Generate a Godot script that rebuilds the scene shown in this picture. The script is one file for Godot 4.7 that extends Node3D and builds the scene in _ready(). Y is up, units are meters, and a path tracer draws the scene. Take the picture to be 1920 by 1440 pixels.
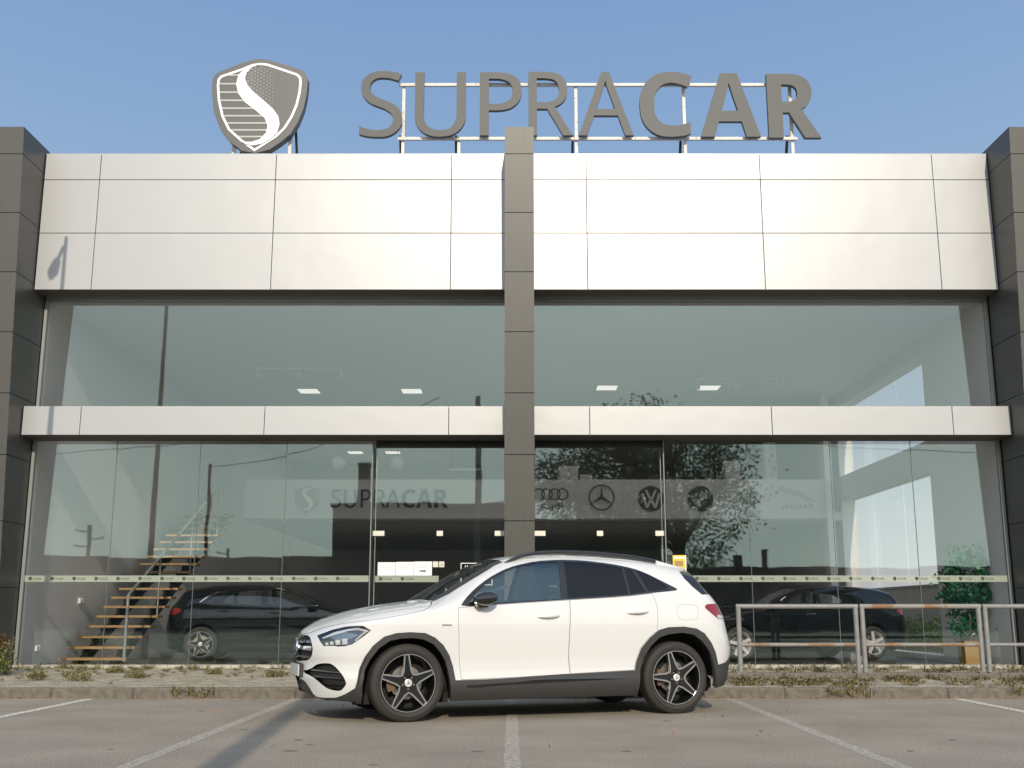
extends Node3D
# A white compact SUV parked in front of a two-storey glazed car showroom, low sun behind the camera.
# x right, y up, z towards the camera; the glass front of the showroom stands at z = 0, asphalt at y = 0.

const SUN_ELEVATION := 25.5
const SUN_AZIMUTH := 4.2          # degrees to the right of straight behind the camera
const EXPOSURE := 1.0

class MB:
	var v := PackedVector3Array()
	var n := PackedVector3Array()
	func tri(a: Vector3, b: Vector3, c: Vector3, na: Vector3, nb: Vector3, nc: Vector3) -> void:
		if (b - a).cross(c - a).dot(na + nb + nc) > 0.0:
			v.append_array([a, c, b]); n.append_array([na, nc, nb])
		else:
			v.append_array([a, b, c]); n.append_array([na, nb, nc])
	func flat(a: Vector3, b: Vector3, c: Vector3, towards: Vector3) -> void:
		var k := (b - a).cross(c - a)
		if k.length_squared() < 1e-16:
			return
		k = k.normalized()
		if k.dot(towards) < 0.0:
			k = -k
		tri(a, b, c, k, k, k)
	func quad(a: Vector3, b: Vector3, c: Vector3, d: Vector3, towards: Vector3) -> void:
		flat(a, b, c, towards); flat(a, c, d, towards)
	func hexa(p: Array) -> void:   # p: four corners of the bottom ring, four of the top ring above them
		var m := Vector3.ZERO
		for q in p:
			m += q / 8.0
		for f in [[0, 1, 2, 3], [4, 5, 6, 7], [0, 1, 5, 4], [1, 2, 6, 5], [2, 3, 7, 6], [3, 0, 4, 7]]:
			var k: Vector3 = (p[f[0]] + p[f[1]] + p[f[2]] + p[f[3]]) / 4.0 - m
			quad(p[f[0]], p[f[1]], p[f[2]], p[f[3]], k)
	func box(a: Vector3, b: Vector3) -> void:
		hexa([Vector3(a.x, a.y, a.z), Vector3(b.x, a.y, a.z), Vector3(b.x, a.y, b.z), Vector3(a.x, a.y, b.z), Vector3(a.x, b.y, a.z), Vector3(b.x, b.y, a.z), Vector3(b.x, b.y, b.z), Vector3(a.x, b.y, b.z)])
	func bevel(a: Vector3, b: Vector3, r: float) -> void:   # a box with chamfered edges
		var m := (a + b) / 2.0
		var h := (b - a) / 2.0
		r = minf(r, minf(h.x, minf(h.y, h.z)) * 0.95)
		for ax in 3:
			for s in [-1.0, 1.0]:
				var c := []
				for uv in [[-1, -1], [1, -1], [1, 1], [-1, 1]]:
					var p := Vector3.ZERO
					p[ax] = h[ax] * s
					p[(ax + 1) % 3] = (h[(ax + 1) % 3] - r) * uv[0]
					p[(ax + 2) % 3] = (h[(ax + 2) % 3] - r) * uv[1]
					c.append(m + p)
				var k := Vector3.ZERO
				k[ax] = s
				quad(c[0], c[1], c[2], c[3], k)
		for ax in 3:
			var i := (ax + 1) % 3
			var j := (ax + 2) % 3
			for si in [-1.0, 1.0]:
				for sj in [-1.0, 1.0]:
					var q := []
					for e in [[-1, 0], [1, 0], [1, 1], [-1, 1]]:
						var p := Vector3.ZERO
						p[ax] = (h[ax] - r) * e[0]
						p[i] = (h[i] - (0.0 if e[1] == 0 else r)) * si
						p[j] = (h[j] - (r if e[1] == 0 else 0.0)) * sj
						q.append(m + p)
					var k := Vector3.ZERO
					k[i] = si; k[j] = sj
					quad(q[0], q[1], q[2], q[3], k)
		for sx in [-1.0, 1.0]:
			for sy in [-1.0, 1.0]:
				for sz in [-1.0, 1.0]:
					var s := Vector3(sx, sy, sz)
					flat(m + Vector3(h.x, h.y - r, h.z - r) * s, m + Vector3(h.x - r, h.y, h.z - r) * s, m + Vector3(h.x - r, h.y - r, h.z) * s, s)
	func bar(a: Vector3, b: Vector3, w: float, d: float) -> void:   # a square bar from a to b
		var t := (b - a).normalized()
		var s := t.cross(Vector3.UP if absf(t.y) < 0.95 else Vector3.BACK).normalized()
		var u := s.cross(t)
		var c := []
		for p in [a, b]:
			for e in [[-1, -1], [1, -1], [1, 1], [-1, 1]]:
				c.append(p + s * w * 0.5 * e[0] + u * d * 0.5 * e[1])
		hexa(c)
	func tube(p: Array, r: Array, k: int, caps := true) -> void:
		var rings := []
		var outs := []
		for i in p.size():
			var t: Vector3 = (p[mini(i + 1, p.size() - 1)] - p[maxi(i - 1, 0)]).normalized()
			var s := t.cross(Vector3(0.13, 0.31, 0.94) if absf(t.z) < 0.9 else Vector3(0, 1, 0)).normalized()
			var u := s.cross(t)
			var ring := []
			var out := []
			for j in k:
				var w := TAU * j / k
				var d := s * cos(w) + u * sin(w)
				ring.append(p[i] + d * r[i]); out.append(d)
			rings.append(ring); outs.append(out)
		for i in p.size() - 1:
			for j in k:
				var l := (j + 1) % k
				tri(rings[i][j], rings[i][l], rings[i + 1][l], outs[i][j], outs[i][l], outs[i + 1][l])
				tri(rings[i][j], rings[i + 1][l], rings[i + 1][j], outs[i][j], outs[i + 1][l], outs[i + 1][j])
		if caps:
			for e in [0, p.size() - 1]:
				var k2: Vector3 = p[0] - p[1] if e == 0 else p[-1] - p[-2]
				for j in k - 2:
					flat(rings[e][0], rings[e][j + 1], rings[e][j + 2], k2)
	func lathe(prof: Array, k: int, at := Transform3D()) -> void:   # prof: Vector2(radius, height along z)
		for i in prof.size() - 1:
			var a: Vector2 = prof[i]
			var b: Vector2 = prof[i + 1]
			var e := (b - a).normalized()
			for j in k:
				var w0 := TAU * j / k
				var w1 := TAU * (j + 1) / k
				var q := []
				var m := []
				for x in [[a, w0], [b, w0], [b, w1], [a, w1]]:
					q.append(at * Vector3(cos(x[1]) * x[0].x, sin(x[1]) * x[0].x, x[0].y))
					m.append(at.basis * Vector3(cos(x[1]) * e.y, sin(x[1]) * e.y, -e.x))
				tri(q[0], q[1], q[2], m[0], m[1], m[2])
				tri(q[0], q[2], q[3], m[0], m[2], m[3])
	func prism(poly: PackedVector2Array, z0: float, z1: float, at := Transform3D()) -> void:
		var ids := Geometry2D.triangulate_polygon(poly)
		for z in [z0, z1]:
			var k := at.basis * Vector3(0, 0, 1.0 if z == maxf(z0, z1) else -1.0)
			for i in ids.size() / 3:
				var p := []
				for e in 3:
					var q := poly[ids[i * 3 + e]]
					p.append(at * Vector3(q.x, q.y, z))
				flat(p[0], p[1], p[2], k)
		var turn := -1.0 if Geometry2D.is_polygon_clockwise(poly) else 1.0
		for i in poly.size():
			var a := poly[i]
			var b := poly[(i + 1) % poly.size()]
			var o := Vector2(b.y - a.y, a.x - b.x) * turn
			quad(at * Vector3(a.x, a.y, z0), at * Vector3(b.x, b.y, z0), at * Vector3(b.x, b.y, z1), at * Vector3(a.x, a.y, z1), at.basis * Vector3(o.x, o.y, 0))
	func mesh() -> ArrayMesh:
		var m := ArrayMesh.new()
		if v.size():
			var a := []
			a.resize(Mesh.ARRAY_MAX)
			a[Mesh.ARRAY_VERTEX] = v
			a[Mesh.ARRAY_NORMAL] = n
			m.add_surface_from_arrays(Mesh.PRIMITIVE_TRIANGLES, a)
		return m

var M := {}          # materials
var names := {}
var rng := RandomNumberGenerator.new()

func lc(r: float, g: float, b: float, a := 1.0) -> Color:
	var c := Color(r, g, b).linear_to_srgb()
	c.a = a
	return c

func mat(key: String, c: Color, rough: float, metal := 0.0, more := {}) -> StandardMaterial3D:
	var m := StandardMaterial3D.new()
	m.resource_name = key
	m.albedo_color = c
	m.roughness = rough
	m.metallic = metal
	for k in more:
		m.set(k, more[k])
	M[key] = m
	return m

func noise(seed_: int, freq: float, size: int, lo: Color, hi: Color, kind := FastNoiseLite.TYPE_SIMPLEX_SMOOTH, octaves := 4, mids := []) -> NoiseTexture2D:
	var f := FastNoiseLite.new()
	f.noise_type = kind
	f.seed = seed_
	f.frequency = freq
	f.fractal_octaves = octaves
	var t := NoiseTexture2D.new()
	t.width = size; t.height = size
	t.seamless = true
	t.noise = f
	var g := Gradient.new()
	g.set_color(0, lo); g.set_color(1, hi)
	for p in mids:
		g.add_point(p[0], p[1])
	t.color_ramp = g
	return t

func tri_map(m: StandardMaterial3D, scale_: float, world := true) -> void:
	m.uv1_triplanar = true
	m.uv1_world_triplanar = world
	m.uv1_scale = Vector3.ONE * scale_
	m.uv1_triplanar_sharpness = 4.0

func numbered(called: String) -> String:
	if not names.has(called):
		names[called] = 0
		return called
	names[called] += 1
	return "%s_%03d" % [called, names[called]]

func thing(called: String, label: String, category: String, at := Vector3.ZERO, turn := 0.0, group := "") -> Node3D:
	var o := Node3D.new()
	o.name = numbered(called)
	add_child(o)
	o.position = at
	o.rotation.y = turn
	tag(o, label, category, group)
	return o

func tag(o: Node3D, label: String, category: String, group := "", kind := "") -> void:
	if label: o.set_meta("label", label)
	if category: o.set_meta("category", category)
	if group: o.set_meta("group", group)
	if kind: o.set_meta("kind", kind)

func obj(called: String, shape, m: Material, parent: Node3D = self, at := Transform3D()) -> MeshInstance3D:
	var o := MeshInstance3D.new()
	o.name = numbered(called) if parent == self else called
	o.mesh = shape.mesh() if shape is MB else shape
	o.material_override = m
	parent.add_child(o, true)
	o.transform = at
	return o

func node(called: String, parent: Node3D) -> Node3D:
	var o := Node3D.new()
	o.name = called
	parent.add_child(o, true)
	return o

func bx(a: Vector3, b: Vector3, r := 0.0) -> MB:
	var s := MB.new()
	if r > 0.0: s.bevel(a, b, r)
	else: s.box(a, b)
	return s

func structure(called: String, shape, m: Material) -> MeshInstance3D:
	var o := obj(called, shape, m)
	o.set_meta("kind", "structure")
	return o

func letters(text: String, bold: bool) -> TextMesh:
	var f := SystemFont.new()
	f.font_names = PackedStringArray(["Droid Sans"])
	f.font_weight = 700 if bold else 400
	var t := TextMesh.new()
	t.font = f
	t.font_size = 64
	t.pixel_size = 0.01
	t.curve_step = 0.6
	t.depth = 0.1
	t.text = text
	return t

func fitted(text: String, bold: bool, lo: Vector3, hi: Vector3) -> ArrayMesh:   # lettering stretched to fill a box
	var t := letters(text, bold)
	var b := t.get_aabb()
	var s := Vector3((hi.x - lo.x) / b.size.x, (hi.y - lo.y) / b.size.y, (hi.z - lo.z) / b.size.z)
	var st := SurfaceTool.new()
	st.append_from(t, 0, Transform3D(Basis.from_scale(s), lo - b.position * s))
	return st.commit()

func _ready() -> void:
	rng.seed = 7
	var cam := Camera3D.new()
	cam.name = "camera"
	add_child(cam)
	cam.position = Vector3(0, 1.0, 18.3)
	cam.rotation.x = deg_to_rad(11.68)
	cam.fov = 38.187
	cam.near = 0.05
	cam.far = 600.0
	cam.current = true
	var env := Environment.new()
	env.background_mode = Environment.BG_SKY
	env.sky = Sky.new()
	env.sky.sky_material = make_sky()
	env.tonemap_mode = Environment.TONE_MAPPER_LINEAR
	env.tonemap_exposure = EXPOSURE
	env.sdfgi_enabled = true
	env.ssao_enabled = true
	env.ssil_enabled = true
	var we := WorldEnvironment.new()
	we.name = "environment"
	we.environment = env
	add_child(we)
	var sun := DirectionalLight3D.new()
	sun.name = "sun"
	add_child(sun)
	sun.light_color = Color(1.0, 0.95, 0.865)
	sun.light_energy = 1.02
	sun.light_angular_distance = 0.53
	sun.shadow_enabled = true
	sun.look_at_from_position(sun_dir() * 50.0, Vector3.ZERO)

	make_materials()
	ground()
	showroom()
	showroom_inside()
	roof_sign()
	wall_marks()
	street_side()
	white_car()
	showroom_cars()
	staircase()
	small_things()
	beside_the_hall()
	across_the_street()
	weeds()

func sun_dir() -> Vector3:
	var e := deg_to_rad(SUN_ELEVATION)
	var a := deg_to_rad(SUN_AZIMUTH)
	return Vector3(sin(a) * cos(e), sin(e), cos(a) * cos(e))

func make_sky() -> PanoramaSkyMaterial:   # clear hazy air: deeper blue overhead, pale near the horizon, a soft aureole of haze about the sun
	var w := 512
	var h := 256
	var im := Image.create(w, h, false, Image.FORMAT_RGBF)
	var s := sun_dir()
	var stops := [[0.0, Vector3(0.98, 1.02, 1.0)], [4.0, Vector3(0.78, 0.85, 0.87)], [9.0, Vector3(0.46, 0.56, 0.66)], [16.0, Vector3(0.28, 0.42, 0.61)], [24.0, Vector3(0.188, 0.335, 0.572)], [31.0, Vector3(0.130, 0.275, 0.530)], [50.0, Vector3(0.085, 0.205, 0.44)], [90.0, Vector3(0.055, 0.15, 0.36)]]
	for j in h:
		var up := 90.0 - 180.0 * (j + 0.5) / h
		var c := Vector3(stops[0][1])
		for k in stops.size() - 1:
			if up >= stops[k][0]:
				c = Vector3(stops[k][1]).lerp(stops[k + 1][1], clampf((up - stops[k][0]) / (stops[k + 1][0] - stops[k][0]), 0, 1))
		for i in w:
			var a := TAU * (i + 0.5) / w
			var r := deg_to_rad(up)
			var d := Vector3(sin(a) * cos(r), sin(r), -cos(a) * cos(r))
			var g := rad_to_deg(acos(clampf(d.dot(s), -1, 1)))
			var haze := 0.90 * exp(-g / 16.0) + 1.18 * exp(-g / 45.0)
			var l := c + Vector3(1.0, 0.95, 0.86) * haze
			if up < 0.0:
				l = Vector3(0.30, 0.30, 0.29)
			im.set_pixel(i, j, Color(l.x, l.y, l.z))
	var m := PanoramaSkyMaterial.new()
	m.panorama = ImageTexture.create_from_image(im)
	return m

func make_materials() -> void:
	var m: StandardMaterial3D
	# ground
	m = mat("asphalt", Color.WHITE, 0.92)
	m.albedo_texture = noise(3, 0.008, 1024, lc(0.315, 0.268, 0.205), lc(0.425, 0.365, 0.283), FastNoiseLite.TYPE_SIMPLEX_SMOOTH, 4)
	m.detail_enabled = true
	m.detail_blend_mode = BaseMaterial3D.BLEND_MODE_MUL
	m.detail_albedo = noise(5, 0.055, 1024, Color(0.60, 0.60, 0.60), Color(1, 1, 1), FastNoiseLite.TYPE_SIMPLEX, 5, [[0.35, Color(0.86, 0.86, 0.86)], [0.6, Color(0.95, 0.95, 0.95)]])
	m.detail_uv_layer = BaseMaterial3D.DETAIL_UV_2
	m.uv2_triplanar = true
	m.uv2_world_triplanar = true
	m.uv2_scale = Vector3.ONE * 0.7
	tri_map(m, 0.09)
	m = mat("oil_stain", lc(0.19, 0.165, 0.13), 0.85)
	m = mat("road_paint", Color.WHITE, 0.85)
	m.transparency = BaseMaterial3D.TRANSPARENCY_ALPHA
	m.albedo_texture = noise(11, 0.05, 512, Color(0.86, 0.83, 0.77, 0.25), Color(0.90, 0.88, 0.82, 0.97), FastNoiseLite.TYPE_SIMPLEX, 5, [[0.35, Color(0.88, 0.85, 0.79, 0.6)], [0.6, Color(0.89, 0.86, 0.80, 0.9)]])
	tri_map(m, 0.7)
	m = mat("faded_paint", Color.WHITE, 0.9)
	m.transparency = BaseMaterial3D.TRANSPARENCY_ALPHA
	m.albedo_texture = noise(12, 0.05, 512, Color(0.82, 0.79, 0.73, 0.04), Color(0.88, 0.85, 0.80, 0.68), FastNoiseLite.TYPE_SIMPLEX, 5, [[0.45, Color(0.86, 0.83, 0.78, 0.28)]])
	tri_map(m, 0.7)
	m = mat("kerb", Color.WHITE, 0.95)
	m.albedo_texture = noise(21, 0.02, 512, lc(0.115, 0.10, 0.08), lc(0.215, 0.187, 0.148), FastNoiseLite.TYPE_SIMPLEX_SMOOTH, 6)
	m.heightmap_enabled = true
	m.heightmap_texture = noise(22, 0.12, 512, Color.BLACK, Color.WHITE, FastNoiseLite.TYPE_SIMPLEX, 4)
	m.heightmap_scale = 0.8
	tri_map(m, 0.8)
	m = mat("cobbles", Color.WHITE, 0.95)
	m.albedo_texture = noise(31, 0.045, 1024, lc(0.36, 0.305, 0.22), lc(0.64, 0.56, 0.43), FastNoiseLite.TYPE_CELLULAR, 1, [[0.25, lc(0.44, 0.38, 0.28)], [0.5, lc(0.55, 0.48, 0.37)]])
	m.detail_enabled = true
	m.detail_blend_mode = BaseMaterial3D.BLEND_MODE_MUL
	m.detail_albedo = noise(33, 0.01, 512, Color(0.75, 0.75, 0.72), Color(1, 1, 1), FastNoiseLite.TYPE_SIMPLEX, 4)
	m.heightmap_enabled = true
	m.heightmap_texture = noise(31, 0.045, 1024, Color.WHITE, Color.BLACK, FastNoiseLite.TYPE_CELLULAR, 1)
	m.heightmap_scale = 1.5
	tri_map(m, 0.45)
	m = mat("stone_ledge", Color.WHITE, 0.8)
	m.albedo_texture = noise(41, 0.03, 256, lc(0.36, 0.33, 0.27), lc(0.52, 0.48, 0.40))
	tri_map(m, 1.0)
	# cladding of the showroom
	m = mat("white_panel", lc(0.392, 0.396, 0.397), 0.38, 0.18)
	m.heightmap_enabled = true
	m.heightmap_texture = noise(51, 0.006, 512, Color.BLACK, Color.WHITE, FastNoiseLite.TYPE_SIMPLEX_SMOOTH, 2)
	m.heightmap_scale = 0.2
	tri_map(m, 0.35)
	m = mat("grey_panel", lc(0.088, 0.087, 0.079), 0.42, 0.25)
	m.albedo_texture = noise(54, 0.02, 512, Color(0.955, 0.955, 0.955), Color(1, 1, 1), FastNoiseLite.TYPE_SIMPLEX, 3)   # faint rain streaks
	tri_map(m, 0.3)
	m.uv1_scale = Vector3(1.3, 0.16, 1.3)
	mat("joint", lc(0.03, 0.028, 0.024), 0.9)
	mat("soffit", lc(0.11, 0.10, 0.08), 0.6, 0.2)
	mat("frame_metal", lc(0.27, 0.28, 0.27), 0.45, 0.3)
	mat("black_metal", lc(0.015, 0.016, 0.016), 0.4, 0.2)
	mat("sealant", lc(0.16, 0.18, 0.17), 0.6)
	mat("steel", lc(0.52, 0.50, 0.45), 0.4, 0.6)
	mat("plaster", lc(0.80, 0.79, 0.76), 0.85)
	mat("inner_white", lc(0.62, 0.62, 0.60), 0.85)
	mat("back_wall", lc(0.62, 0.62, 0.60), 0.85)
	mat("mid_wall", lc(0.60, 0.60, 0.58), 0.85)
	m = mat("floor_tile", lc(0.13, 0.133, 0.13), 0.16)
	mat("grey_letter", lc(0.074, 0.076, 0.076), 0.55, 0.1)
	mat("shield_metal", lc(0.078, 0.079, 0.079), 0.45, 0.25)
	mat("letter_side", lc(0.09, 0.088, 0.08), 0.5, 0.2)
	mat("white_print", lc(0.82, 0.82, 0.80), 0.45)
	mat("pale_print", lc(0.40, 0.40, 0.38), 0.45)
	m = mat("frame_white", Color.WHITE, 0.5)
	m.albedo_texture = noise(61, 0.03, 256, lc(0.36, 0.18, 0.08), lc(0.66, 0.64, 0.60), FastNoiseLite.TYPE_SIMPLEX, 4, [[0.15, lc(0.42, 0.26, 0.15)], [0.22, lc(0.6, 0.58, 0.54)]])
	tri_map(m, 0.9)
	m = mat("railing_grey", Color.WHITE, 0.55, 0.15)
	m.albedo_texture = noise(62, 0.02, 256, lc(0.27, 0.268, 0.258), lc(0.21, 0.208, 0.20), FastNoiseLite.TYPE_SIMPLEX, 4)
	tri_map(m, 1.0)
	m = mat("railing_rust", Color.WHITE, 0.75, 0.05)
	m.albedo_texture = noise(63, 0.012, 256, lc(0.22, 0.11, 0.055), lc(0.27, 0.255, 0.23), FastNoiseLite.TYPE_SIMPLEX, 5, [[0.30, lc(0.24, 0.15, 0.085)], [0.42, lc(0.265, 0.25, 0.225)]])
	tri_map(m, 0.55)
	# glass
	var orm := Image.create(4, 4, false, Image.FORMAT_RGB8)
	orm.fill(Color(1.0, 0.012, 1.0))
	var orm_tex := ImageTexture.create_from_image(orm)
	for g in [["coated_glass", Color(0.80, 0.93, 0.90, 0.126)], ["car_window", Color(0.80, 0.92, 0.93, 0.20)], ["windscreen", Color(0.85, 0.92, 0.92, 0.12)]]:
		var o := ORMMaterial3D.new()
		o.resource_name = g[0]
		o.orm_texture = orm_tex
		o.transparency = BaseMaterial3D.TRANSPARENCY_ALPHA
		o.albedo_color = g[1]
		if g[0] == "coated_glass":   # the slight waviness of large panes
			o.heightmap_enabled = true
			o.heightmap_texture = noise(47, 0.005, 512, Color.BLACK, Color.WHITE, FastNoiseLite.TYPE_SIMPLEX_SMOOTH, 2)
			o.heightmap_scale = 0.07
			o.uv1_triplanar = true
			o.uv1_world_triplanar = true
			o.uv1_scale = Vector3.ONE * 0.3
		M[g[0]] = o
	m = mat("glass", Color(0.8, 0.9, 0.87, 0.0), 0.0)
	m.transparency = BaseMaterial3D.TRANSPARENCY_ALPHA
	for g in [["dark_car_window", Color(0.07, 0.075, 0.09, 0.86)], ["side_glass", Color(0.16, 0.24, 0.22, 0.30)]]:
		m = mat(g[0], g[1], 0.0)
		m.transparency = BaseMaterial3D.TRANSPARENCY_ALPHA
	mat("glass_edge", lc(0.12, 0.24, 0.21), 0.2)
	m = mat("film", Color(0.70, 0.73, 0.66, 0.50), 0.9)
	m.transparency = BaseMaterial3D.TRANSPARENCY_ALPHA
	mat("print_dark", lc(0.05, 0.055, 0.05), 0.7)
	m = mat("lamp_panel", Color.WHITE, 0.6)
	m.emission_enabled = true
	m.emission = Color(1.0, 0.98, 0.94)
	m.emission_energy_multiplier = 0.7
	# cars
	m = mat("white_paint", lc(0.66, 0.658, 0.645), 0.38, 0.0, {"clearcoat_enabled": true, "clearcoat": 1.0, "clearcoat_roughness": 0.03})
	mat("black_paint", lc(0.004, 0.005, 0.006), 0.5, 0.0, {"metallic_specular": 0.1, "clearcoat_enabled": true, "clearcoat": 1.0, "clearcoat_roughness": 0.02})
	m = mat("cladding", lc(0.036, 0.0355, 0.034), 0.6)
	m.heightmap_enabled = true
	m.heightmap_texture = noise(71, 0.4, 256, Color.BLACK, Color.WHITE, FastNoiseLite.TYPE_SIMPLEX, 2)
	m.heightmap_scale = 0.06
	tri_map(m, 6.0, false)
	mat("gloss_black", lc(0.008, 0.008, 0.008), 0.12, 0.0, {"clearcoat_enabled": true, "clearcoat": 1.0, "clearcoat_roughness": 0.03})
	mat("matt_black", lc(0.012, 0.012, 0.011), 0.8)
	mat("rubber", lc(0.030, 0.028, 0.024), 0.75)
	mat("alloy", lc(0.66, 0.66, 0.66), 0.22, 0.95)
	mat("silver_rim", lc(0.72, 0.72, 0.70), 0.35, 0.45)
	mat("chrome", lc(0.75, 0.75, 0.76), 0.08, 1.0)
	mat("disc_steel", lc(0.30, 0.27, 0.24), 0.4, 0.9)
	mat("rust_steel", lc(0.15, 0.09, 0.055), 0.6, 0.4)
	mat("red_lens", lc(0.24, 0.006, 0.014), 0.12, 0.0, {"clearcoat_enabled": true, "clearcoat": 1.0, "clearcoat_roughness": 0.02})
	mat("clear_lens", lc(0.60, 0.60, 0.62), 0.15, 0.3)
	mat("seat_dark", lc(0.03, 0.03, 0.032), 0.7)
	mat("plate_white", lc(0.62, 0.62, 0.60), 0.4)
	mat("lamp_blue", lc(0.12, 0.16, 0.24), 0.25, 0.3)
	# plants, timber, street
	m = mat("tread_wood", Color.WHITE, 0.45)
	m.albedo_texture = noise(81, 0.02, 256, lc(0.30, 0.185, 0.075), lc(0.42, 0.275, 0.12))
	tri_map(m, 0.8)
	m = mat("bark", Color.WHITE, 0.95)
	m.albedo_texture = noise(82, 0.03, 256, lc(0.06, 0.05, 0.035), lc(0.18, 0.15, 0.11))
	tri_map(m, 0.8)
	mat("leaf", Color.WHITE, 0.6, 0.0, {"vertex_color_use_as_albedo": true, "backlight_enabled": true, "backlight": lc(0.25, 0.3, 0.12), "cull_mode": BaseMaterial3D.CULL_DISABLED})
	mat("indoor_leaf", Color.WHITE, 0.4, 0.0, {"vertex_color_use_as_albedo": true, "backlight_enabled": true, "backlight": lc(0.12, 0.3, 0.15), "cull_mode": BaseMaterial3D.CULL_DISABLED})
	mat("pot_yellow", lc(0.36, 0.22, 0.07), 0.6)
	mat("poster_yellow", lc(0.72, 0.52, 0.04), 0.45)
	mat("paper", lc(0.80, 0.80, 0.77), 0.7)
	mat("concrete", lc(0.30, 0.29, 0.27), 0.9)
	m = mat("street_wall", Color.WHITE, 0.9)
	m.albedo_texture = noise(91, 0.01, 512, lc(0.10, 0.095, 0.085), lc(0.20, 0.19, 0.165), FastNoiseLite.TYPE_SIMPLEX_SMOOTH, 5)
	tri_map(m, 0.2)
	mat("street_roof", lc(0.14, 0.09, 0.07), 0.9)
	mat("lamp_grey", lc(0.28, 0.28, 0.27), 0.5, 0.3)

func ground() -> void:
	var g := MB.new()
	g.quad(Vector3(-140, 0, 4.5), Vector3(140, 0, 4.5), Vector3(140, 0, 170), Vector3(-140, 0, 170), Vector3.UP)
	g.quad(Vector3(-140, -0.05, -90), Vector3(140, -0.05, -90), Vector3(140, -0.05, 4.5), Vector3(-140, -0.05, 4.5), Vector3.UP)
	var a := structure("asphalt", g, M.asphalt)
	var r := RandomNumberGenerator.new()
	r.seed = 19
	# parking bay lines, worn
	for k in 5:
		var x: float = [-5.02, -2.56, 0.0, 2.58, 5.30][k]
		var w := 0.055
		var s := MB.new()
		for seg in 26:
			var z0 := 4.62 + seg * 0.245
			var j0 := 0.006 * sin(seg * 2.1 + k)
			var j1 := 0.006 * sin((seg + 1) * 2.1 + k)
			s.quad(Vector3(x - w + j0, 0.004, z0), Vector3(x + w + j0, 0.004, z0), Vector3(x + w + j1, 0.004, z0 + 0.245), Vector3(x - w + j1, 0.004, z0 + 0.245), Vector3.UP)
		var o := obj("parking_line", s, M.road_paint if k in [0, 4] else M.faded_paint)
		o.set_meta("kind", "structure")
	# small dark stains, each a flat irregular splash on the asphalt
	var st := MB.new()
	for k in 22:
		var c := Vector3(r.randf_range(-6, 6), 0.003, r.randf_range(5.0, 10.5))
		var rad := r.randf_range(0.012, 0.055)
		var p := []
		for i in 9:
			p.append(c + Vector3(cos(TAU * i / 9) * rad * r.randf_range(0.6, 1.5), 0, sin(TAU * i / 9) * rad * r.randf_range(0.5, 1.0)))
		for i in 7:
			st.flat(p[0], p[i + 1], p[i + 2], Vector3.UP)
	var so := obj("asphalt_stains", st, M.oil_stain)
	tag(so, "small dark oil and dirt spots scattered over the parking asphalt", "stain", "", "stuff")
	# kerb of separate stones
	var kerb := node("kerb", self)
	kerb.set_meta("kind", "structure")
	for k in 26:
		var x0 := -12.4 + k * 0.98
		var jit := r.randf_range(-0.003, 0.003)
		obj("kerb_stone", bx(Vector3(x0 + 0.0015, -0.03, 4.32 + jit), Vector3(x0 + 0.9785, 0.118 + r.randf_range(-0.002, 0.002), 4.50 + jit), 0.016), M.kerb, kerb)
	# the pavement, slightly uneven, rising to the glass front
	var p := MB.new()
	var nx := 110
	var nz := 14
	var f := FastNoiseLite.new()
	f.seed = 4
	f.frequency = 0.9
	var hh := func(i: int, j: int) -> Vector3:
		var x := -14.0 + 28.0 * i / nx
		var z := 0.10 + 4.25 * j / nz
		return Vector3(x, 0.150 - 0.045 * j / nz + 0.012 * f.get_noise_2d(x * 2, z * 3), z)
	for i in nx:
		for j in nz:
			p.quad(hh.call(i, j), hh.call(i + 1, j), hh.call(i + 1, j + 1), hh.call(i, j + 1), Vector3.UP)
	structure("pavement", p, M.cobbles)
	# a second, low kerb that carries the railings
	var k2 := node("inner_kerb", self)
	k2.set_meta("kind", "structure")
	for k in 10:
		var x0 := 2.75 + k * 0.98
		obj("kerb_stone", bx(Vector3(x0 + 0.004, 0.02, 2.42), Vector3(x0 + 0.976, 0.205 + r.randf_range(-0.006, 0.006), 2.66), 0.014), M.kerb, k2)
	var ledge := node("stone_ledge", self)
	ledge.set_meta("kind", "structure")
	for k in 17:
		var x0 := -8.5 + k * 1.01
		obj("ledge_stone", bx(Vector3(x0, 0.02, -0.12), Vector3(x0 + 1.006, 0.196, 0.16), 0.008), M.stone_ledge, ledge)

const PILLAR_JOINTS := [0.16, 1.40, 2.42, 3.455, 4.43, 5.41, 6.385, 7.362, 8.34, 8.80]
var hall: Node3D

func lean(y: float) -> float:   # the pillars lean outwards: z of their front face
	return 0.645 + 0.0836 * y

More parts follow.
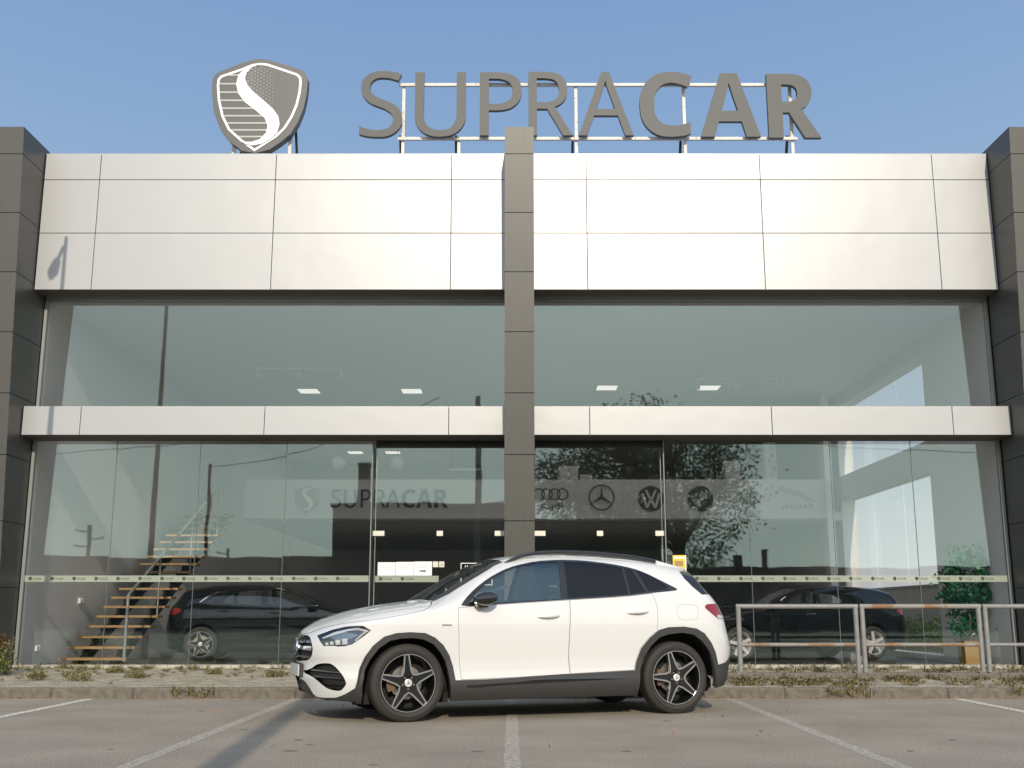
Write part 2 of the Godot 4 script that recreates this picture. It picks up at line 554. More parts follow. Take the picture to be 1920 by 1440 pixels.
func showroom() -> void:
	hall = thing("showroom_building", "two-storey car showroom with white panel fascia, grey leaning pillars and full glass front", "building")
	# three leaning pillars clad in grey panels
	for px in [[-8.46, -7.98], [-0.118, 0.355], [8.13, 8.61]]:
		var pl := node("pillar", hall)
		var core := MB.new()
		core.hexa([Vector3(px[0] + 0.02, 0.05, -0.1), Vector3(px[1] - 0.02, 0.05, -0.1), Vector3(px[1] - 0.02, 0.05, lean(0.05) - 0.02), Vector3(px[0] + 0.02, 0.05, lean(0.05) - 0.02), Vector3(px[0] + 0.02, 8.78, -0.1), Vector3(px[1] - 0.02, 8.78, -0.1), Vector3(px[1] - 0.02, 8.78, lean(8.78) - 0.02), Vector3(px[0] + 0.02, 8.78, lean(8.78) - 0.02)])
		obj("core", core, M.joint, pl)
		for k in PILLAR_JOINTS.size() - 1:
			var y0: float = PILLAR_JOINTS[k] + 0.006
			var y1: float = PILLAR_JOINTS[k + 1] - 0.006
			var h := MB.new()
			h.hexa([Vector3(px[0], y0, 0.06), Vector3(px[1], y0, 0.06), Vector3(px[1], y0, lean(y0)), Vector3(px[0], y0, lean(y0)), Vector3(px[0], y1, 0.06), Vector3(px[1], y1, 0.06), Vector3(px[1], y1, lean(y1)), Vector3(px[0], y1, lean(y1))])
			obj("panel", h, M.grey_panel, pl)
	# white fascia in three rows of panels, and the band between the storeys
	var g := 0.005
	var fas := node("fascia", hall)
	obj("backing", bx(Vector3(-7.97, 6.30, 0.165), Vector3(8.12, 8.67, 0.452)), M.joint, fas)
	obj("parapet_core", bx(Vector3(-7.97, 6.345, -0.26), Vector3(8.12, 8.67, 0.16)), M.plaster, fas)
	var cols := [-7.97, -7.025, -4.03, -1.03, -0.115, 0.352, 1.265, 4.23, 7.175, 8.12]
	var rows := [6.285, 7.278, 8.233, 8.70]
	for j in 3:
		for i in cols.size() - 1:
			if i == 4: continue
			var hw := Vector3((cols[i + 1] - cols[i]) / 2 - g, (rows[j + 1] - rows[j]) / 2 - g, 0.0225)
			obj("panel", bx(-hw, hw, 0.003), M.white_panel, fas, tilt(Vector3((cols[i] + cols[i + 1]) / 2, (rows[j] + rows[j + 1]) / 2, 0.4775), 0.22))
	obj("coping", bx(Vector3(-7.97, 8.685, -0.3), Vector3(8.12, 8.712, 0.49)), M.white_panel, fas)
	obj("soffit", bx(Vector3(-7.97, 6.282, 0.15), Vector3(8.12, 6.298, 0.450)), M.soffit, fas)
	var band := node("storey_band", hall)
	obj("backing", bx(Vector3(-7.97, 3.86, -0.1), Vector3(8.12, 4.28, 0.465)), M.joint, band)
	for i in cols.size() - 1:
		if i == 4: continue
		var hb := Vector3((cols[i + 1] - cols[i]) / 2 - g, 0.237, 0.0225)
		obj("panel", bx(-hb, hb, 0.003), M.white_panel, band, tilt(Vector3((cols[i] + cols[i + 1]) / 2, 4.075, 0.4775), 0.22))
	obj("cover_plate", bx(Vector3(-7.97, 4.285, -0.02), Vector3(8.12, 4.309, 0.452)), M.white_panel, band)
	obj("soffit", bx(Vector3(-7.97, 3.826, -0.1), Vector3(8.12, 3.85, 0.452)), M.soffit, band)
	# roof and side walls that close the hall
	obj("roof", bx(Vector3(-8.4, 6.62, -22.3), Vector3(8.5, 6.9, -0.25)), M.mid_wall, hall)
	# glazing: head frames, jambs, panes butted with sealant
	for e in [[-7.97, -0.115], [0.352, 8.12]]:
		obj("head_frame", bx(Vector3(e[0], 6.215, -0.05), Vector3(e[1], 6.342, 0.03), 0.006), M.frame_metal, hall)
		obj("sill_frame", bx(Vector3(e[0], 4.31, -0.05), Vector3(e[1], 4.36, 0.03), 0.006), M.frame_metal, hall)
	for e in [[-7.975, 1], [8.06, 1]]:
		obj("jamb", bx(Vector3(e[0], 4.36, -0.04), Vector3(e[0] + 0.055, 6.215, 0.035), 0.006), M.frame_metal, hall)
		obj("jamb", bx(Vector3(e[0], 0.196, -0.04), Vector3(e[0] + 0.055, 3.826, 0.035), 0.006), M.frame_metal, hall)
	var upper := [[-7.92, -6.50, -5.08, -3.68, -2.30, -0.115], [0.352, 2.53, 3.90, 5.28, 6.63, 8.06]]
	var lower := [[-7.92, -6.57, -5.18, -3.745, -2.30], [2.53, 3.90, 5.285, 6.63, 8.06]]
	for side in upper:
		for i in side.size() - 1:
			glass_sheet("glass_pane", hall, side[i], side[i + 1], 4.36, 6.215, 0.0, 0.012, false)
	for side in lower:
		for i in side.size() - 1:
			pane(side[i] + 0.005, side[i + 1] - 0.005, 0.197, 3.826, 0.0)
			if i > 0: obj("sealant", bx(Vector3(side[i] - 0.003, 0.197, -0.011), Vector3(side[i] + 0.003, 3.826, 0.006)), M.sealant, hall)
	# recessed entrances on both sides of the middle pillar
	for e in [[-2.30, -0.118, -1.19], [0.355, 2.53, 1.45]]:
		obj("door_header", bx(Vector3(e[0] + 0.03, 3.72, -0.20), Vector3(e[1] - 0.005, 3.825, -0.06)), M.black_metal, hall)
		pane(e[0] + 0.03, e[1] - 0.01, 2.30, 3.72, -0.12)
		var left: bool = e[0] < 0
		for d in [[e[0] + 0.03, e[2] - 0.004], [e[2] + 0.004, e[1] - 0.01]]:
			var door := node("glass_door", hall)
			glass_sheet("pane", door, d[0], d[1], 0.225, 2.285, -0.12)
			obj("floor_rail", bx(Vector3(d[0], 0.196, -0.145), Vector3(d[1], 0.222, -0.095), 0.004), M.steel, door)
			var inner: float = d[1] if d[0] < e[0] + 0.1 else d[0]
			var sgn := -1.0 if inner == d[1] else 1.0
			obj("handle", handle_shape(inner + sgn * 0.11, 0.85, 1.40), M.steel, door)
		for c in [[e[0] + 0.005, e[0] + 0.20], [e[2] - 0.055, e[2] + 0.055], [e[1] - 0.17, e[1] - 0.004]]:
			obj("patch_fitting", bx(Vector3(c[0], 2.245, -0.155), Vector3(c[1], 2.335, -0.090), 0.006), M.steel, hall)
		var jx: float = e[0] if left else e[1]
		for q in [[jx - 0.022, 0.02], [jx + (0.035 if left else -0.06), -0.12]]:
			obj("door_jamb", bx(Vector3(q[0], 0.197, q[1] - 0.05), Vector3(q[0] + 0.015, 3.826, q[1]), 0.004), M.frame_metal, hall)
		glass_sheet("side_light", hall, jx - 0.003, jx + 0.003, 0.2, 3.8, -0.02, 0.10)
	# the printed strip of film at chest height with a row of small marks
	var mark := small_mark()
	for s in [[-7.92, -2.33, 0.006], [-2.24, -1.20, -0.114], [2.56, 8.05, 0.006]]:
		var fs := obj("film_strip", bx(Vector3(s[0], 1.500, s[2] - 0.003), Vector3(s[1], 1.602, s[2] - 0.0005)), M.film, hall)
		var n := int((s[1] - s[0]) / 0.357)
		for k in n:
			var there := Transform3D(Basis(), Vector3(s[0] + 0.09 + k * 0.357, 1.551, s[2]))
			obj("printed_shield", mark[0], M.print_dark, fs, there)
			obj("printed_name", mark[1], M.print_dark, fs, there)

func tilt(at: Vector3, degrees: float) -> Transform3D:   # nothing is hung perfectly plumb
	return Transform3D(Basis.from_euler(Vector3(deg_to_rad(rng.randf_range(-degrees, degrees)), deg_to_rad(rng.randf_range(-degrees, degrees)) * 0.4, 0)), at)

func handle_shape(x: float, y0: float, y1: float) -> MB:
	var s := MB.new()
	for z in [-0.07, -0.17]:
		s.tube([Vector3(x, y0, z), Vector3(x, y1, z)], [0.012, 0.012], 10)
	for y in [y0 + 0.08, y1 - 0.08]:
		s.tube([Vector3(x, y, -0.165), Vector3(x, y, -0.075)], [0.008, 0.008], 8)
	return s

func glass_sheet(called: String, parent: Node3D, x0: float, x1: float, y0: float, y1: float, z: float, deep := 0.012, edges := true) -> void:
	var f := MB.new()
	var b := MB.new()
	var mid := Vector3((x0 + x1) / 2, (y0 + y1) / 2, z)
	x0 -= mid.x; x1 -= mid.x; y0 -= mid.y; y1 -= mid.y; z = 0.0
	f.quad(Vector3(x0, y0, z), Vector3(x1, y0, z), Vector3(x1, y1, z), Vector3(x0, y1, z), Vector3.BACK)
	b.quad(Vector3(x0, y0, z - deep), Vector3(x1, y0, z - deep), Vector3(x1, y1, z - deep), Vector3(x0, y1, z - deep), Vector3.FORWARD)
	var m := f.mesh()
	var a := []
	a.resize(Mesh.ARRAY_MAX)
	a[Mesh.ARRAY_VERTEX] = b.v
	a[Mesh.ARRAY_NORMAL] = b.n
	m.add_surface_from_arrays(Mesh.PRIMITIVE_TRIANGLES, a)
	var e := MB.new()
	for x in [x0, x1]:
		e.quad(Vector3(x, y0, z), Vector3(x, y0, z - deep), Vector3(x, y1, z - deep), Vector3(x, y1, z), Vector3(x - (x0 + x1) / 2, 0, 0))
	for y in [y0, y1]:
		e.quad(Vector3(x0, y, z), Vector3(x0, y, z - deep), Vector3(x1, y, z - deep), Vector3(x1, y, z), Vector3(0, y - (y0 + y1) / 2, 0))
	a = []
	a.resize(Mesh.ARRAY_MAX)
	a[Mesh.ARRAY_VERTEX] = e.v
	a[Mesh.ARRAY_NORMAL] = e.n
	if edges: m.add_surface_from_arrays(Mesh.PRIMITIVE_TRIANGLES, a)
	m.surface_set_material(0, M.coated_glass)
	m.surface_set_material(1, M.glass)
	if edges: m.surface_set_material(2, M.glass_edge)
	obj(called, m, null, parent, tilt(mid, 0.05))

func pane(x0: float, x1: float, y0: float, y1: float, z: float) -> void:
	glass_sheet("glass_pane", hall, x0, x1, y0, y1, z)

func small_mark() -> Array:   # a tiny shield and the firm's name
	var s := MB.new()
	s.prism(PackedVector2Array([Vector2(0, 0.032), Vector2(0.029, 0.022), Vector2(0.027, -0.008), Vector2(0, -0.034), Vector2(-0.027, -0.008), Vector2(-0.029, 0.022)]), 0.0, 0.001)
	var st := SurfaceTool.new()
	st.append_from(fitted("SUPRA", false, Vector3(0.040, -0.014, 0), Vector3(0.118, 0.014, 0.001)), 0, Transform3D())
	st.append_from(fitted("CAR", true, Vector3(0.121, -0.014, 0), Vector3(0.182, 0.014, 0.001)), 0, Transform3D())
	return [s.mesh(), st.commit()]

func showroom_inside() -> void:
	obj("interior_floor", bx(Vector3(-8.0, -0.1, -22.0), Vector3(8.1, 0.12, -0.13)), M.floor_tile, hall)
	obj("ceiling", bx(Vector3(-8.0, 6.30, -22.0), Vector3(8.1, 6.42, -0.26)), M.plaster, hall)
	obj("side_wall", bx(Vector3(-8.4, 0.0, -22.3), Vector3(-8.0, 6.6, -0.13)), M.plaster, hall)
	# right wall with two openings, one above the other
	var rw := node("window_wall", hall)
	var x0 := 8.1
	var x1 := 8.45
	for b in [[0.0, 6.6, -3.1, -0.13], [0.0, 6.6, -22.3, -9.0], [6.02, 6.6, -9.0, -3.1], [3.72, 4.30, -9.0, -3.1], [0.0, 0.22, -9.0, -3.1]]:
		obj("wall_section", bx(Vector3(x0, b[0], b[2]), Vector3(x1, b[1], b[3])), M.plaster, rw)
	for b in [[4.30, 6.02], [0.22, 3.72]]:
		for k in 3:
			var z0 := -9.0 + k * 1.967
			var f := MB.new()
			f.quad(Vector3(8.25, b[0], z0 + 0.01), Vector3(8.25, b[0], z0 + 1.957), Vector3(8.25, b[1], z0 + 1.957), Vector3(8.25, b[1], z0 + 0.01), Vector3.LEFT)
			obj("window_pane", f, M.side_glass, rw)
	obj("back_wall", bx(Vector3(-8.0, 0.12, -22.3), Vector3(8.1, 6.3, -22.0)), M.back_wall, hall)
	obj("column", bx(Vector3(7.62, 0.12, -8.95), Vector3(7.80, 6.3, -8.60), 0.01), M.plaster, hall)
	var mz := node("mezzanine", hall)
	obj("front_panel", bx(Vector3(-6.5, 3.25, -8.86), Vector3(7.62, 4.20, -8.70)), M.inner_white, mz)
	obj("slab", bx(Vector3(-6.5, 3.22, -22.0), Vector3(8.08, 3.42, -8.86)), M.mid_wall, mz)
	# a few pieces of furniture showing above the mezzanine front
	for c in [[1.18, 1.66, 4.62, -9.6, "white cabinet on the mezzanine above the four-ring emblem"], [1.70, 2.02, 4.42, -9.7, "small white box on the mezzanine beside the taller cabinet"], [5.35, 5.72, 4.75, -9.6, "white cabinet on the mezzanine above the oval emblem"], [6.55, 6.85, 5.35, -10.4, "tall white display stand on the mezzanine near the sunlit column"]]:
		var t := thing("white_cabinet", c[4], "cabinet", Vector3((c[0] + c[1]) / 2, 3.42, c[3]))
		var hw: float = (c[1] - c[0]) / 2
		obj("carcass", bx(Vector3(-hw, 0, -0.2), Vector3(hw, c[2] - 3.42, 0.2), 0.01), M.inner_white, t)
		obj("door_leaf", bx(Vector3(-hw + 0.02, 0.04, 0.2), Vector3(-0.004, c[2] - 3.46, 0.215), 0.004), M.inner_white, t)
		obj("door_leaf", bx(Vector3(0.004, 0.04, 0.2), Vector3(hw - 0.02, c[2] - 3.46, 0.215), 0.004), M.inner_white, t)
	# lit ceiling panels
	var lit := -1
	for c in [[-4.93, -8.1], [-2.43, -8.1], [2.27, -7.7], [4.71, -7.7], [-5.0, -15.2], [-2.45, -15.2], [-5.25, -18.6], [-4.0, -18.6]]:
		var near: bool = c[1] > -9.0
		lit += 1
		var t := thing("ceiling_light", ["square lit ceiling panel, first of the front row from the staircase wall", "square lit ceiling panel, second of the front row from the staircase wall", "square lit ceiling panel, third of the front row from the staircase wall", "square lit ceiling panel of the front row, closest to the window wall", "lit panel deep in the hall, middle row, on the staircase side", "lit panel deep in the hall, middle row, nearer the middle pillar", "lit panel of the rearmost pair, closer to the staircase wall", "lit panel of the rearmost pair, closer to the middle pillar"][lit], "ceiling light", Vector3(c[0], 6.30, c[1]), 0.0, "front ceiling panels" if near else "rear ceiling panels")
		obj("trim", bx(Vector3(-0.26, -0.018, -0.28), Vector3(0.26, 0.0, 0.28), 0.004), M.frame_metal, t)
		obj("diffuser", bx(Vector3(-0.24, -0.026, -0.26), Vector3(0.24, -0.0185, 0.26)), M.lamp_panel, t)
		var l := AreaLight3D.new()
		l.name = "panel_light"
		l.area_size = Vector2(0.48, 0.52)
		l.light_energy = 0.5
		l.light_color = Color(1.0, 0.97, 0.92)
		l.shadow_enabled = true
		t.add_child(l, true)
		l.position = Vector3(0, -0.04, 0)
		l.rotation.x = -PI / 2
	# unlit globes and a tube hanging over the mezzanine
	for c in [[-4.62, "white hanging globe above the mezzanine, nearer the shield mark"], [-3.05, "white hanging globe above the mezzanine, nearer the middle pillar"]]:
		var t := thing("globe_pendant", c[1], "pendant lamp", Vector3(c[0], 4.92, -11.0), 0.0, "globes over the mezzanine")
		var b := MB.new()
		var prof := []
		for k in 13: prof.append(Vector2(sin(PI * k / 12) * 0.19, -cos(PI * k / 12) * 0.19))
		b.lathe(prof, 24)
		obj("globe", b, M.white_print, t)
		obj("cord", bx(Vector3(-0.006, 0.18, -0.006), Vector3(0.006, 1.4, 0.006)), M.black_metal, t)
	var tb := thing("tube_pendant", "slim white tube lamp hanging above the mezzanine beside the middle pillar", "pendant lamp", Vector3(-1.25, 4.74, -11.0))
	obj("tube", bx(Vector3(-0.42, -0.025, -0.03), Vector3(0.42, 0.025, 0.03), 0.01), M.white_print, tb)
	for x in [-0.35, 0.35]: obj("cord", bx(Vector3(x - 0.004, 0.02, -0.004), Vector3(x + 0.004, 1.57, 0.004)), M.black_metal, tb)
	# two lighting tracks with spot heads under the ceiling
	for c in [[-4.6, -5.2], [5.1, -6.3]]:
		var t := thing("spot_track", "thin white lighting track with spot heads under the ceiling, %s" % ("above the staircase side" if c[0] < 0 else "above the window wall side"), "track light", Vector3(c[0], 6.28, c[1]))
		obj("rail", bx(Vector3(-1.0, -0.10, -0.02), Vector3(1.0, -0.06, 0.02)), M.white_print, t)
		for k in 3:
			var s := MB.new()
			s.tube([Vector3(-0.9 + k * 0.9, -0.10, 0), Vector3(-0.9 + k * 0.9, -0.17, 0)], [0.012, 0.012], 8)
			s.tube([Vector3(-0.9 + k * 0.9, -0.16, 0.02), Vector3(-0.9 + k * 0.9, -0.32, 0.07)], [0.045, 0.05], 12)
			obj("spot_head", s, M.white_print, t)
		for s in [-0.8, 0.8]:
			obj("hanger", bx(Vector3(s - 0.01, -0.06, -0.01), Vector3(s + 0.01, 0.02, 0.01)), M.white_print, t)

func roof_sign() -> void:
	var z := -0.54
	var t := thing("rooftop_sign", "row of eight large grey letters on a white tube frame along the roof edge", "sign")
	var boxes := [["S", -2.765, -1.995, 9.425, 10.715], ["U", -1.765, -0.845, 9.43, 10.69], ["P", -0.585, 0.175, 9.455, 10.69], ["R", 0.30, 1.10, 9.455, 10.70], ["A", 1.205, 2.20, 9.455, 10.70], ["C", 2.32, 3.285, 9.425, 10.70], ["A", 3.415, 4.50, 9.43, 10.67], ["R", 4.645, 5.59, 9.41, 10.66]]
	for i in boxes.size():
		var b: Array = boxes[i]
		obj("letter", fitted(b[0], i > 4, Vector3(b[1], b[3], z + 0.04), Vector3(b[2], b[4], z + 0.13)), M.grey_letter, t)
	for y in [9.47, 10.53]:
		obj("frame_rail", bx(Vector3(-2.08, y - 0.027, z - 0.085), Vector3(5.2, y + 0.027, z - 0.03)), M.frame_white, t)
	for p in [[-1.99, 10.53], [-0.97, 9.5], [1.175, 10.53], [3.16, 10.53], [5.12, 10.53]]:
		obj("post", bx(Vector3(p[0] - 0.028, 6.9, z - 0.143), Vector3(p[0] + 0.028, p[1], z - 0.087)), M.frame_white, t)
		var s := MB.new()
		s.bar(Vector3(p[0] - 0.06, 9.6, z - 0.2), Vector3(p[0] - 0.06, 6.9, z - 1.5), 0.045, 0.045)
		obj("brace", s, M.black_metal, t)
	# the shield emblem
	var e := thing("shield_emblem", "grey shield emblem with a white S stroke standing on the roof edge", "emblem")
	var pt := func(u: float, v: float) -> Vector2:   # the emblem's drawing grid to metres
		return Vector2(-5.462 + (u - 62.0) / 578.0 * 1.735, 10.935 - (v - 68.0) / 585.0 * 1.83)
	var poly := func(l: Array) -> PackedVector2Array:
		var o := PackedVector2Array()
		for q in l: o.append(pt.call(q[0], q[1]))
		return o
	var outer: PackedVector2Array = poly.call([[345, 68], [380, 70], [480, 98], [590, 132], [625, 155], [640, 190], [641, 230], [636, 300], [622, 380], [592, 465], [548, 540], [490, 590], [430, 632], [345, 655], [265, 640], [190, 585], [125, 505], [83, 405], [65, 290], [62, 225], [65, 190], [78, 165], [110, 145], [240, 92], [310, 71]])
	var line: PackedVector2Array = poly.call([[350, 94], [395, 99], [480, 128], [580, 163], [602, 185], [607, 215], [603, 280], [588, 360], [560, 435], [520, 505], [470, 558], [340, 646], [255, 585], [175, 515], [130, 430], [103, 330], [92, 235], [95, 197], [112, 175], [240, 128], [300, 102]])
	var inner := Geometry2D.offset_polygon(line, -0.045)[0]
	var s1 := MB.new()
	s1.prism(outer, z - 0.02, z + 0.16)
	obj("shield_body", s1, M.shield_metal, e)
	var s2 := MB.new()
	s2.prism(line, z + 0.161, z + 0.172)
	obj("white_border", s2, M.white_print, e)
	var s3 := MB.new()
	s3.prism(inner, z + 0.173, z + 0.178)
	obj("shield_face", s3, M.shield_metal, e)
	var stroke: PackedVector2Array = poly.call([[345, 106], [300, 125], [270, 158], [262, 195], [280, 238], [320, 282], [380, 332], [440, 385], [474, 430], [485, 480], [472, 533], [430, 575], [385, 600], [330, 612], [285, 602], [262, 588], [320, 590], [370, 574], [405, 535], [413, 490], [392, 442], [330, 390], [270, 345], [226, 290], [210, 230], [222, 172], [262, 128], [300, 108]])
	var s4 := MB.new()
	s4.prism(stroke, z + 0.179, z + 0.190)
	obj("s_stroke", s4, M.white_print, e)
	for k in 9:
		var y := 175.0 + k * 56.0 - k * k * 1.0
		var strip: PackedVector2Array = poly.call([[60, y - 7], [420, y - 7], [420, y + 3], [60, y + 3]])
		for part in Geometry2D.intersect_polygons(strip, inner):
			for rest in Geometry2D.clip_polygons(part, poly.call([[240, 100], [700, 100], [700, 640], [420, 560], [415, 490], [392, 440], [330, 390], [270, 345], [224, 290], [208, 230], [220, 172]])):
				var q := MB.new()
				q.prism(rest, z + 0.1785, z + 0.184)
				obj("stripe", q, M.pale_print, e)
	var hexes := MB.new()
	for i in 12:
		for j in 15:
			var u := 282.0 + i * 19.0
			var v := 125.0 + j * 22.0 + (11.0 if i % 2 else 0.0)
			var p: Vector2 = pt.call(u, v)
			if not Geometry2D.is_point_in_polygon(p, inner): continue
			if v > 150.0 + (u - 262.0) * 1.25 + 60.0 and u < 450: continue
			var rad := 0.006 + 0.020 * clampf((460.0 - u) / 170.0, 0.0, 1.0)
			if u > 450.0: continue
			var tri_ := PackedVector2Array()
			for w in 6: tri_.append(p + Vector2(cos(TAU * w / 6), sin(TAU * w / 6)) * (0.005 + rad * 0.62))
			var inn := PackedVector2Array()
			for w in 6: inn.append(p + Vector2(cos(TAU * w / 6), sin(TAU * w / 6)) * (0.005 + rad * 0.62) * 0.66)
			for w in 6:
				var x := (w + 1) % 6
				hexes.quad(Vector3(tri_[w].x, tri_[w].y, z + 0.1795), Vector3(tri_[x].x, tri_[x].y, z + 0.1795), Vector3(inn[x].x, inn[x].y, z + 0.1795), Vector3(inn[w].x, inn[w].y, z + 0.1795), Vector3.BACK)
	obj("hexagon_pattern", hexes, M.pale_print, e).set_meta("kind", "stuff")
	for x in [-5.06, -4.04]:
		obj("post", bx(Vector3(x - 0.03, 6.9, z - 0.10), Vector3(x + 0.03, 10.2, z - 0.04)), M.frame_white, e)
		var s := MB.new()
		s.bar(Vector3(x + 0.09, 9.7, z - 0.05), Vector3(x + 0.12, 6.9, z - 1.2), 0.04, 0.04)
		obj("brace", s, M.black_metal, e)

func ring(st: MB, c: Vector3, r0: float, r1: float, d: float) -> void:
	st.lathe([Vector2(r0, 0), Vector2(r0, d), Vector2(r1, d), Vector2(r1, 0)], 40, Transform3D(Basis(), c))

func wall_marks() -> void:   # lettering and emblems fixed to the front of the mezzanine
	var z := -8.697
	var t := thing("wall_lettering", "long grey word with a shield beside it on the white mezzanine front", "lettering")
	obj("word", fitted("SUPRA", false, Vector3(-4.40, 3.51, z), Vector3(-2.72, 3.96, z + 0.03)), M.grey_letter, t)
	obj("word", fitted("CAR", true, Vector3(-2.68, 3.51, z), Vector3(-1.56, 3.96, z + 0.03)), M.grey_letter, t)
	var sh := MB.new()
	sh.prism(PackedVector2Array([Vector2(-4.98, 4.05), Vector2(-4.68, 3.95), Vector2(-4.70, 3.62), Vector2(-4.98, 3.36), Vector2(-5.26, 3.62), Vector2(-5.28, 3.95)]), z, z + 0.02)
	obj("shield", sh, M.pale_print, t)
	var sw := MB.new()
	sw.tube([Vector3(-4.88, 3.98, z + 0.03), Vector3(-5.05, 3.93, z + 0.03), Vector3(-5.08, 3.82, z + 0.03), Vector3(-4.96, 3.70, z + 0.03), Vector3(-4.87, 3.59, z + 0.03), Vector3(-4.92, 3.48, z + 0.03), Vector3(-5.06, 3.46, z + 0.03)], [0.02, 0.05, 0.06, 0.06, 0.06, 0.05, 0.02], 8)
	obj("s_stroke", sw, M.white_print, t)
	var e := thing("ring_emblem", "four linked rings with the name below on the white mezzanine front", "emblem")
	for k in 4:
		var s := MB.new()
		ring(s, Vector3(0.66 + k * 0.19, 3.84, z + 0.004 * (k % 2)), 0.118, 0.142, 0.02)
		obj("ring", s, M.letter_side, e)
	obj("word", fitted("Audi", true, Vector3(0.68, 3.46, z), Vector3(1.24, 3.63, z + 0.02)), M.letter_side, e)
	e = thing("star_emblem", "three-pointed star in a ring on the white mezzanine front", "emblem")
	var s2 := MB.new()
	ring(s2, Vector3(2.18, 3.76, z), 0.285, 0.315, 0.03)
	obj("ring", s2, M.letter_side, e)
	for k in 3:
		var a := PI / 2 + TAU * k / 3
		var d := Vector2(cos(a), sin(a))
		var c := Vector2(2.18, 3.76)
		var p := MB.new()
		p.prism(PackedVector2Array([c + d * 0.29, c + d.rotated(PI / 3) * 0.04, c, c + d.rotated(-PI / 3) * 0.04]), z, z + 0.035)
		obj("star_arm", p, M.letter_side, e)
	e = thing("monogram_emblem", "round emblem with V above W on the white mezzanine front", "emblem")
	var s3 := MB.new()
	s3.lathe([Vector2(0.0, 0.005), Vector2(0.315, 0.005), Vector2(0.315, 0.0)], 40, Transform3D(Basis(), Vector3(3.38, 3.73, z)))
	obj("disc", s3, M.grey_letter, e)
	var s4 := MB.new()
	ring(s4, Vector3(3.38, 3.73, z + 0.006), 0.262, 0.315, 0.012)
	obj("ring", s4, M.letter_side, e)
	for l in [[[-0.15, 0.21], [-0.09, 0.21], [0.0, 0.02], [0.09, 0.21], [0.15, 0.21], [0.04, -0.02], [-0.04, -0.02]], [[-0.235, 0.11], [-0.175, 0.14], [-0.10, -0.14], [-0.03, 0.0], [0.03, 0.0], [0.10, -0.14], [0.175, 0.14], [0.235, 0.11], [0.13, -0.23], [0.075, -0.23], [0.0, -0.08], [-0.075, -0.23], [-0.13, -0.23]]]:
		var p := PackedVector2Array()
		for q in l: p.append(Vector2(3.38 + q[0], 3.73 + q[1]))
		var s := MB.new()
		s.prism(p, z + 0.006, z + 0.02)
		obj("letter_shape", s, M.inner_white, e)
	e = thing("quartered_emblem", "round emblem with four quarters on the white mezzanine front", "emblem")
	var s5 := MB.new()
	ring(s5, Vector3(4.58, 3.73, z), 0.20, 0.315, 0.015)
	obj("ring", s5, M.letter_side, e)
	for k in 4:
		var q := PackedVector2Array([Vector2(4.58, 3.73)])
		for i in 8: q.append(Vector2(4.58, 3.73) + Vector2(cos(PI / 2 * (k + i / 7.0)), sin(PI / 2 * (k + i / 7.0))) * 0.198)
		var s := MB.new()
		s.prism(q, z, z + 0.01)
		obj("quarter", s, M.letter_side if k % 2 else M.pale_print, e)
	e = thing("oval_emblem", "dark oval emblem on the white mezzanine front", "emblem")
	var ov := PackedVector2Array()
	for i in 28: ov.append(Vector2(5.75 + cos(TAU * i / 28) * 0.34, 3.76 + sin(TAU * i / 28) * 0.18))
	var s6 := MB.new()
	s6.prism(ov, z, z + 0.012)
	obj("oval", s6, M.pale_print, e)
	e = thing("leaping_cat_emblem", "leaping cat outline above a name on the white mezzanine front", "emblem")
	var cat := PackedVector2Array()
	for q in [[6.50, 4.00], [6.56, 4.04], [6.66, 4.02], [6.80, 3.97], [6.95, 3.93], [7.10, 3.86], [7.20, 3.78], [7.34, 3.70], [7.40, 3.66], [7.30, 3.66], [7.16, 3.72], [7.08, 3.76], [6.98, 3.80], [6.90, 3.80], [6.76, 3.86], [6.70, 3.85], [6.62, 3.90], [6.55, 3.94]]: cat.append(Vector2(q[0], q[1]))
	var s7 := MB.new()
	s7.prism(cat, z, z + 0.012)
	obj("cat_shape", s7, M.pale_print, e)
	obj("word", fitted("JAGUAR", false, Vector3(6.52, 3.46, z), Vector3(7.32, 3.60, z + 0.015)), M.pale_print, e)

